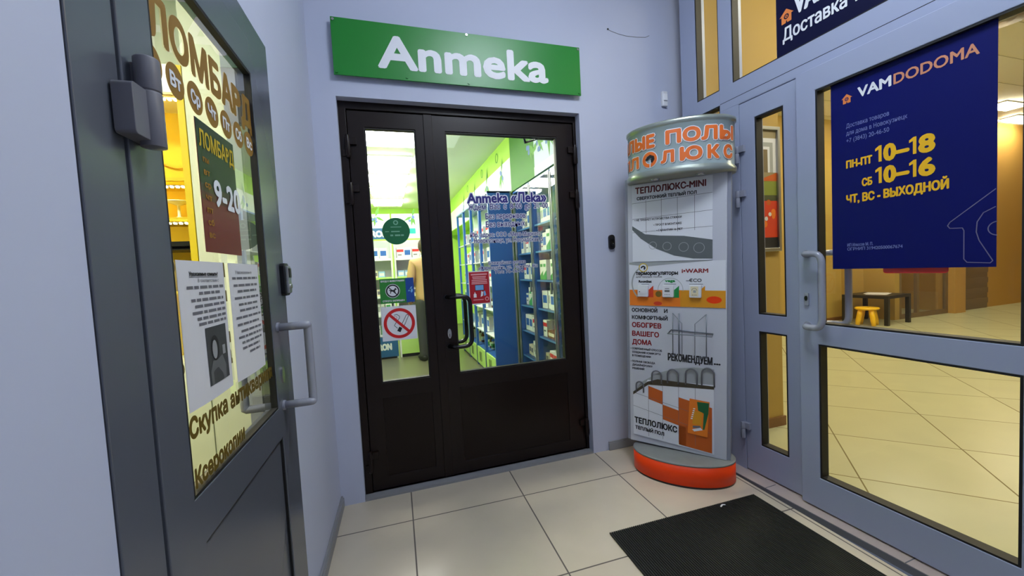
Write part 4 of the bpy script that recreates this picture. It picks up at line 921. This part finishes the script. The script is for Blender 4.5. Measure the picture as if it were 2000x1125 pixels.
# cartons and jars: one mesh per kind, copied
CART = []
def carton(w_, d_, h_, base, band, style):
    m = MB(); m.box(-w_ / 2, w_ / 2, -d_ / 2, d_ / 2, 0, h_, base); y = -d_ / 2 - .0004
    if style == 0: m.rect(-w_ / 2, w_ / 2, h_ * .62, h_ * .86, y, band); m.rect(-w_ * .35, w_ * .2, h_ * .3, h_ * .4, y, INKG)
    elif style == 1: m.rect(-w_ / 2, -w_ * .2, 0, h_, y, band); m.rect(-w_ * .1, w_ * .4, h_ * .55, h_ * .68, y, INKG)
    elif style == 2: m.poly([(-w_ / 2, 0), (w_ / 2, 0), (w_ / 2, h_ * .5), (-w_ / 2, h_ * .2)], y, band); m.rect(-w_ * .35, w_ * .3, h_ * .65, h_ * .8, y, band)
    else: m.rect(-w_ * .38, w_ * .38, h_ * .3, h_ * .75, y, band)
    m.box(-w_ * .5, w_ * .5, -.001, .001, h_, h_ + .0006, INKG)
    return m
KINDS = {}
def mk(kind, mb, words):
    o = mb.build(kind); KINDS[o] = words; CART.append(o); return o
WB = mat('carton_white', (232, 234, 232), .55); CRB = mat('carton_cream', (226, 218, 190), .55); BLB = mat('carton_pale_blue', (150, 190, 226), .55)
RB = mat('carton_red_print', (206, 44, 48), .55); BB = mat('carton_blue_print', (40, 96, 180), .55); GB_ = mat('carton_green_print', (60, 150, 80), .55); OB = mat('carton_orange_print', (236, 130, 30), .55); BRB = mat('carton_brown', (120, 72, 44), .55); RD = mat('carton_bright_red', (226, 34, 30), .55)
c_white_blue = mk('carton', carton(.075, .06, .12, WB, BB, 0), 'blue-banded white carton')
c_white_red = mk('carton', carton(.085, .06, .09, WB, RB, 2), 'red-printed white carton')
c_white_green = mk('carton', carton(.06, .05, .14, WB, GB_, 1), 'green-striped white carton')
c_cream = mk('carton', carton(.07, .06, .11, CRB, INKG, 3), 'grey-labelled cream carton')
c_tall = mk('carton', carton(.05, .05, .17, WB, TL, 3), 'tall white carton')
c_pblue = mk('carton', carton(.09, .06, .10, BLB, WB, 3), 'pale blue carton')
c_bigw = mk('carton', carton(.11, .10, .17, WB, BB, 3), 'large white carton')
c_bigr = mk('carton', carton(.10, .10, .16, WB, RB, 0), 'large red-banded carton')
c_bigg = mk('carton', carton(.09, .10, .19, WB, GB_, 2), 'large white-and-green carton')
c_orange = mk('carton', carton(.16, .12, .22, OB, WB, 0), 'large orange carton')
c_brown = mk('carton', carton(.20, .1, .07, BRB, CRB, 3), 'flat brown carton')
c_red = mk('carton', carton(.16, .1, .09, RD, WB, 0), 'bright red carton')
m = MB(); m.lathe([(0, 0), (.026, 0), (.028, .004), (.028, .085), (.018, .095), (.018, .1)], WB, (0, 0, 0), 16); m.lathe([(.021, .1), (.021, .122), (0, .123)], BB, (0, 0, 0), 16); m.lathe([(.0284, .02), (.0284, .07)], GB_, (0, 0, 0), 16)
jar = mk('pill_jar', m, 'green-labelled white jar')
m = MB(); m.lathe([(0, 0), (.02, 0), (.022, .004), (.022, .1), (.01, .12), (.01, .135)], mat('amber_bottle_glass', (96, 54, 20), .15), (0, 0, 0), 16); m.lathe([(.012, .135), (.012, .155), (0, .156)], WB, (0, 0, 0), 16); m.lathe([(.0224, .03), (.0224, .08)], WB, (0, 0, 0), 16)
bot = mk('medicine_bottle', m, 'brown medicine bottle')
m = MB(); m.lathe([(0, 0), (.018, 0), (.02, .004), (.02, .05), (.008, .06), (.008, .08)], mat('turquoise_plastic', (70, 176, 190), .3), (0, 0, 0), 14); m.lathe([(.011, .08), (.011, .1), (0, .101)], WB, (0, 0, 0), 14)
vial = mk('dropper_bottle', m, 'small turquoise bottle')
_used = set()
def put(src, loc, rz, where, group):
    if src in _used: o = src.copy(); COL.objects.link(o)
    else: o = src; _used.add(src)
    place(o, loc, rz)
    return tag(o, KINDS[src] + ', ' + where, 'bottle' if 'bottle' in KINDS[src] else ('jar' if 'jar' in KINDS[src] else 'carton'), group)
ORDN = ('first', 'second', 'third', 'fourth', 'fifth', 'sixth', 'seventh', 'eighth', 'ninth', 'tenth', 'eleventh', 'twelfth', 'thirteenth')
SH = ('bottom', 'second', 'third', 'fourth', 'fifth', 'sixth', 'seventh')
def fill(O, ang, x0, x1, depth, shelves, kinds, rnd, cabname, group, gap=.012):
    for j, z in enumerate(shelves):
        x = x0; i = 0; ks = kinds[j] if isinstance(kinds[0], (list, tuple)) else kinds
        while True:
            s = rnd.choice(ks); wd = s.dimensions.x
            if x + wd > x1: break
            put(s, at(O, ang, x + wd / 2, depth + rnd.uniform(-.01, .015), z + .0008), ang + R(rnd.uniform(-5, 5)), '%s from left on %s shelf of %s' % (ORDN[min(i, 12)], SH[j], cabname), group)
            x += wd + gap * rnd.uniform(.5, 1.8); i += 1
bpy.context.view_layer.update()
# nearest blue glass-fronted cabinets
def glass_cabinet(Y1, wd, label, lime):
    t = thing('glass_cabinet', label, 'cabinet', (1.385, Y1, 0), AW, 'blue glass-fronted cabinets')
    D = .30; H = 2.10
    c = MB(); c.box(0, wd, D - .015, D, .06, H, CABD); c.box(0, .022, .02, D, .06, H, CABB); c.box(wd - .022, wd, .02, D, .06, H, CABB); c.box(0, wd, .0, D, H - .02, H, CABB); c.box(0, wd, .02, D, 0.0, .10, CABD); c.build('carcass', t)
    zs = (.30, .58, .86, 1.14, 1.42, 1.68) if not lime else (.42, .70, .96, 1.24, 1.50, 1.74)
    for z in zs:
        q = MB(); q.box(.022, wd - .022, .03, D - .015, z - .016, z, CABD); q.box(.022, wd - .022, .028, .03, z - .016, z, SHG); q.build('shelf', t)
    dz0 = .10 if not lime else .36
    q = MB(); q.box(.004, wd - .004, .0, .005, dz0, H - .02, GLASS); dr = q.build('glass_door', t)
    q = MB(); q.box(wd - .05, wd - .03, -.018, 0, 1.02, 1.12, CHROME); q.build('handle', dr, .003)
    q = MB(); q.box(0, .010, -.004, .012, dz0, H - .02, SILVER); q.box(wd - .010, wd, -.004, .012, dz0, H - .02, SILVER); q.build('edge_strip', dr)
    if lime:
        q = MB(); q.box(.004, wd - .004, 0, .02, .04, .35, LIME); l_ = q.build('base_door', t, .002)
        q = MB(); q.box(wd / 2 - .006, wd / 2 + .006, -.02, 0, .14, .28, CHROME); q.build('handle', l_, .002)
    return t, zs
rb = random.Random(11)
allw = [c_white_blue, c_bigr, c_bigg, c_cream, c_tall, c_bigw, c_bigw]
names = ('blue cabinet beside blue panel', 'middle blue glass cabinet', 'blue cabinet nearest the doors')
for i, (y1, wd) in enumerate(((4.22, .50), (3.70, .50), (3.18, .50))):
    t, zs = glass_cabinet(y1, wd, ('blue glass-fronted cabinet of cartons beside the wide blue panel', 'blue glass-fronted cabinet of cartons in the middle of three', 'blue glass-fronted cabinet of cartons nearest the doors')[i], False)
    kk = [allw] * 6
    if i == 1: kk = [[c_bigr, c_cream], [c_brown, c_bigr], [c_bigw, c_tall], [c_tall, c_bigg], allw, [c_tall, c_bigw]]
    if i == 2: kk = [[vial, vial, jar], [c_red], [c_pblue, c_tall], [c_bigw, c_tall], [c_tall, c_bigg], [c_tall]]
    fill(Vector((1.385, y1, 0)), AW, .035, wd - .03, .11, zs, kk, rb, names[i], 'medicines in the blue glass cabinets', .006)
# projecting run with lime base doors
def run_cabinet(Y1, wd, label, solid):
    t = thing('display_cabinet', label, 'cabinet', (1.10, Y1, 0), AW, 'blue display cabinets with lime base doors')
    D = .275; H = 2.12
    c = MB(); c.box(0, wd, D - .012, D, 0, H, mat('cabinet_pale_back', (196, 206, 214), .5)); c.box(0, .025, 0, .03, 0, H, CABB); c.box(wd - .025, wd, 0, D if solid else .03, 0, H, CABB); c.box(0, .02, 0, D, 0, .26, CABB); c.box(0, wd, 0, D, H - .02, H, CABB); c.box(.02, wd - .02, .02, D - .012, .0, .26, CABB); c.build('carcass', t)
    c = MB(); c.box(wd - .001, wd + .004, D - .018 if solid else 0, D if solid else .006, 0, H, SILVER); c.build('edge_strip', t)
    zs = (.262, .50, .80, 1.08, 1.36, 1.64)
    for z in zs[1:]:
        q = MB(); q.box(.02, wd - .02, .01, D - .012, z - .01, z, mat('white_shelf', (220, 226, 230), .4)); q.build('shelf', t)
    for a in (0, 1):
        q = MB(); q.box(.02 + a * (wd - .04) / 2 + .002, .02 + (a + 1) * (wd - .04) / 2 - .002, 0, .018, .03, .255, LIME); l_ = q.build('base_door', t, .002)
        x = wd / 2 + (-.03 if a == 0 else .03); q = MB(); q.box(x - .004, x + .004, -.016, 0, .09, .21, CHROME); q.build('handle', l_)
    return t, zs
rowsn = ('nearest lime-based cabinet', 'second lime-based cabinet', 'third lime-based cabinet', 'farthest lime-based cabinet')
for i, y1 in enumerate((6.24, 5.74, 5.24, 4.74)):
    k_ = 3 - i
    t, zs = run_cabinet(y1, .495, ('lime-based blue display cabinet ending in the wide blue panel', 'second lime-based blue display cabinet from the wide blue panel', 'third lime-based blue display cabinet from the wide blue panel', 'farthest lime-based blue display cabinet by the shelf units')[k_], k_ == 0)
    kk = [[c_cream, jar, bot], [c_orange, c_white_red, c_pblue] if k_ == 0 else [c_bigw, c_pblue], [c_pblue, c_bigw, bot], [c_bigr, c_white_blue], [c_bigr, c_bigw], [c_bigr, c_bigr]]
    fill(Vector((1.10, y1, 0)), AW, .05, .46, .12, zs, kk, rb, rowsn[k_], 'goods in the lime-based cabinets', .03)
# far shelf units facing the doors
OMB = mat('header_sign_blue_print', (40, 92, 142), .45)
def shelf_unit(x0, wd, label, brand):
    t = thing('shelf_unit', label, 'shelf unit', (x0, 6.25, 0), 0, 'white shelf units at the end of the pharmacy')
    D = .32
    c = MB(); c.box(0, wd, D - .015, D, 0, 1.80, WHITEP); c.box(0, .025, 0, D, 0, 1.80, WHITEP); c.box(wd - .025, wd, 0, D, 0, 1.80, WHITEP); c.box(.025, wd - .025, .01, D - .015, 0, .04, BLACKP); c.build('carcass', t)
    zs = (.36, .66, .94, 1.22, 1.50)
    for z in zs:
        q = MB(); q.box(.025, wd - .025, 0, D - .015, z - .02, z, WHITEP); q.box(.025, wd - .025, -.002, 0, z - .022, z + .012, LIME if z > 1.1 and z < 1.3 else FRZ); q.build('shelf', t)
    q = MB(); q.box(0, wd, -.01, .02, 1.80, 1.96, OMB if brand else WHITEP)
    if brand: q.text('OMRON', .16, wd - .04, 1.835, .085, -.0106, WHITE_I, .09)
    else:
        q.prism(rrect(.10, .18, 1.87, 1.95, .01), -.012, -.01, mat('salmon_print', (226, 120, 100), .5)); q.prism(rrect(.25, .34, 1.87, 1.95, .01), -.012, -.01, mat('teal_print', (30, 170, 170), .5))
        q.rect(.06, .12, 1.82, 1.85, -.0106, INKG); q.rect(.42, .60, 1.84, 1.92, -.0106, RB)
    q.build('header_sign', t)
    q = MB(); q.box(0, wd, -.006, .012, 1.96, 2.17, FRZ); leafy(q, .30, 2.13, .14, -.007, rn); leafy(q, wd - .2, 2.13, .14, -.007, rn); q.build('frieze', t)
    q = MB()
    if brand:
        q.box(.0, wd, -.012, .0, .03, .33, OMB); q.text('OMRON', .20, wd - .10, .14, .09, -.0126, WHITE_I, .09); q.build('lower_panel', t)
    else:
        q.box(.025, wd / 2 - .002, -.01, .0, .05, .62, LIME); q.box(wd / 2 + .002, wd - .025, -.01, .0, .05, .62, LIME); q.build('lower_door', t)
    return zs
z1 = shelf_unit(-.52, .62, 'white shelf unit with the blue lettered header at the pharmacy end', True)
z2 = shelf_unit(.125, .80, 'white shelf unit with lime lower doors behind the customer', False)
KA = [[c_bigw, c_white_green], [c_bigg, c_tall], [c_bigw, c_cream], [c_cream, c_pblue], [c_bigw, c_tall]]
fill(Vector((-.52, 6.25, 0)), 0, .25, .60, .08, z1, KA, rb, 'shelf unit with blue header', 'goods on the far shelf units', .008)
KB = [[c_pblue], [c_cream, jar], [c_bigr, c_cream], [c_pblue, c_pblue], [c_bigr, c_bigw]]
fill(Vector((.125, 6.25, 0)), 0, .04, .60, .08, z2[1:], KB[1:], rb, 'shelf unit behind the customer', 'goods on the far shelf units', .008)
for s in CART:
    if s not in _used: bpy.data.objects.remove(s)

# ------------------------------------------------------------------ the customer
def skin(name, verts, edges, rad, m_, parent=None, sub=2):
    me = bpy.data.meshes.new(name); me.from_pydata(verts, edges, []); o = bpy.data.objects.new(name, me); COL.objects.link(o)
    me.materials.append(m_)
    sk_ = o.modifiers.new('skin', 'SKIN'); sk_.use_smooth_shade = True
    for i, r_ in enumerate(rad):
        r_ = r_ if isinstance(r_, tuple) else (r_, r_); me.skin_vertices[0].data[i].radius = r_
    me.skin_vertices[0].data[0].use_root = True
    s_ = o.modifiers.new('sub', 'SUBSURF'); s_.levels = sub; s_.render_levels = sub
    if parent: o.parent = parent
    return o
SKIN = mat('skin', (196, 148, 120), .55, noise=.04, nscale=20); JACK = mat('beige_jacket_cloth', (186, 148, 104), .8, noise=.08, nscale=14, bump=.3); TROU = mat('dark_grey_trouser_cloth', (62, 62, 62), .85, noise=.06, nscale=20); HAIRM = mat('brown_hair', (64, 46, 34), .7, noise=.2, nscale=60); SHOE = mat('dark_shoe_leather', (30, 28, 26), .5)
pe = thing('person', 'person in a beige jacket and dark trousers facing the far pharmacy shelves', 'person', (.545, 5.86, 0), R(12))
V = [(0, 0, .93), (0, 0, 1.08), (0, .01, 1.25), (0, .01, 1.40), (0, .01, 1.47), (0, .015, 1.53)]
Eg = [(0, 1), (1, 2), (2, 3), (3, 4), (4, 5)]; rad = [(.15, .11), (.135, .10), (.15, .11), (.13, .09), (.06, .06), (.05, .052)]
def limb(pts, rs, root):
    global V, Eg, rad
    prev = root
    for p, r_ in zip(pts, rs): V.append(p); rad.append(r_); Eg.append((prev, len(V) - 1)); prev = len(V) - 1
    return prev
for s in (-1, 1):
    limb([(s * .09, 0, .86), (s * .10, .01, .50), (s * .10, -.01, .10), (s * .105, .02, .045), (s * .11, .15, .035)], [.088, .062, .045, .045, .035], 0)
    wr_ = limb([(s * .17, .0, 1.42), (s * .215, -.01, 1.16), (s * .20, .13, .97), (s * .185, .17, .925)], [.055, .045, .034, .028], 3)
    pal = limb([(s * .18, .205, .885)], [(.036, .02)], wr_)
    for k_, (dx, ln) in enumerate(((-.028, .062), (-.010, .072), (.010, .068), (.027, .054))):
        b_ = (s * .18 + dx, .225, .868)
        limb([b_, (b_[0], b_[1] + ln * .35, b_[2] - ln * .45), (b_[0], b_[1] + ln * .30, b_[2] - ln * .95)], [.0095, .009, .008], pal)
    limb([(s * .18 - s * .036, .20, .885), (s * .18 - s * .05, .225, .86), (s * .18 - s * .048, .24, .835)], [.0105, .0095, .0085], pal)
body_ = skin('body', V, Eg, rad, SKIN, pe, 1)
# head grown as its own shaped surface on the neck, joined by overlap
hm = bmesh.new(); bmesh.ops.create_uvsphere(hm, u_segments=32, v_segments=24, radius=1.0)
for v in hm.verts:
    x, y, z = v.co
    jaw = max(0, -z); fx = 1 - .28 * jaw ** 1.6
    nose = .20 * math.exp(-((x / .13) ** 2) - (((z + .10) / .20) ** 2)) if y > 0 else 0
    brow = .05 * math.exp(-((z - .22) / .10) ** 2) if y > .3 else 0
    eye = -.07 * (math.exp(-(((abs(x) - .36) / .14) ** 2) - (((z - .06) / .10) ** 2))) if y > .3 else 0
    mouth = .05 * math.exp(-((x / .25) ** 2) - (((z + .48) / .06) ** 2)) if y > .3 else 0
    ear = .16 * math.exp(-(((z + .02) / .20) ** 2) - (((y + .05) / .16) ** 2)) * (1 if abs(x) > .8 else 0)
    v.co = Vector(((x * fx + (ear if x > 0 else -ear)) * .075, (y * (1 - .1 * jaw) + nose + brow + eye + mouth) * .095, z * .115))
me = bpy.data.meshes.new('head'); hm.to_mesh(me); hm.free(); me.materials.append(SKIN)
for p in me.polygons: p.use_smooth = True
ho = bpy.data.objects.new('head', me); COL.objects.link(ho); ho.parent = pe; ho.location = (0, .035, 1.635); ho.rotation_euler = (R(-12), 0, R(-8))
for s in (-1, 1):
    q = MB(); q.lathe([(0, -.011), (.008, -.007), (.011, 0), (.008, .007), (0, .011)], WHITE_I, (s * .028, .079, .008), 12); q.disc(s * .028, .008, .005, .0905, INK, 12); q.build('eye', ho)
hm = bmesh.new(); bmesh.ops.create_uvsphere(hm, u_segments=28, v_segments=20, radius=1.0)
rr_ = random.Random(5)
for v in hm.verts:
    x, y, z = v.co
    k_ = 1.0 + rr_.uniform(-.02, .03)
    lift = 1.0 if not (y > .15 and z < .55) else .80
    v.co = Vector((x * .083 * k_ * lift, (y - .12) * .102 * k_ * lift, (z if z > -.55 else -.55 + (z + .55) * .5) * .118 * k_ * lift + .012))
me = bpy.data.meshes.new('hair'); hm.to_mesh(me); hm.free(); me.materials.append(HAIRM)
for p in me.polygons: p.use_smooth = True
hr = bpy.data.objects.new('hair', me); COL.objects.link(hr); hr.parent = ho
# clothes
V, Eg, rad = [(0, 0, .80), (0, 0, .95), (0, .0, 1.10), (0, .005, 1.28), (0, .005, 1.41), (0, .01, 1.49)], [(0, 1), (1, 2), (2, 3), (3, 4), (4, 5)], [(.19, .145), (.185, .14), (.175, .13), (.185, .135), (.15, .11), (.07, .075)]
for s in (-1, 1): limb([(s * .185, 0, 1.41), (s * .235, -.01, 1.16), (s * .215, .12, .985), (s * .20, .15, .955)], [.072, .062, .05, .045], 4)
skin('jacket', V, Eg, rad, JACK, pe, 2)
V, Eg, rad = [(0, 0, .96), (0, 0, .88)], [(0, 1)], [(.165, .125), (.165, .125)]
for s in (-1, 1): limb([(s * .095, 0, .80), (s * .105, .01, .48), (s * .105, -.01, .10), (s * .105, -.005, .06)], [.10, .075, .065, .065], 1)
skin('trousers', V, Eg, rad, TROU, pe, 2)
for s in (-1, 1):
    q = MB(); q.tube([(s * .105, -.06, .045), (s * .105, 0, .05), (s * .11, .09, .045), (s * .112, .17, .035), (s * .112, .20, .03)], [.04, .05, .048, .036, .02], SHOE, 14); q.build('shoe', pe)
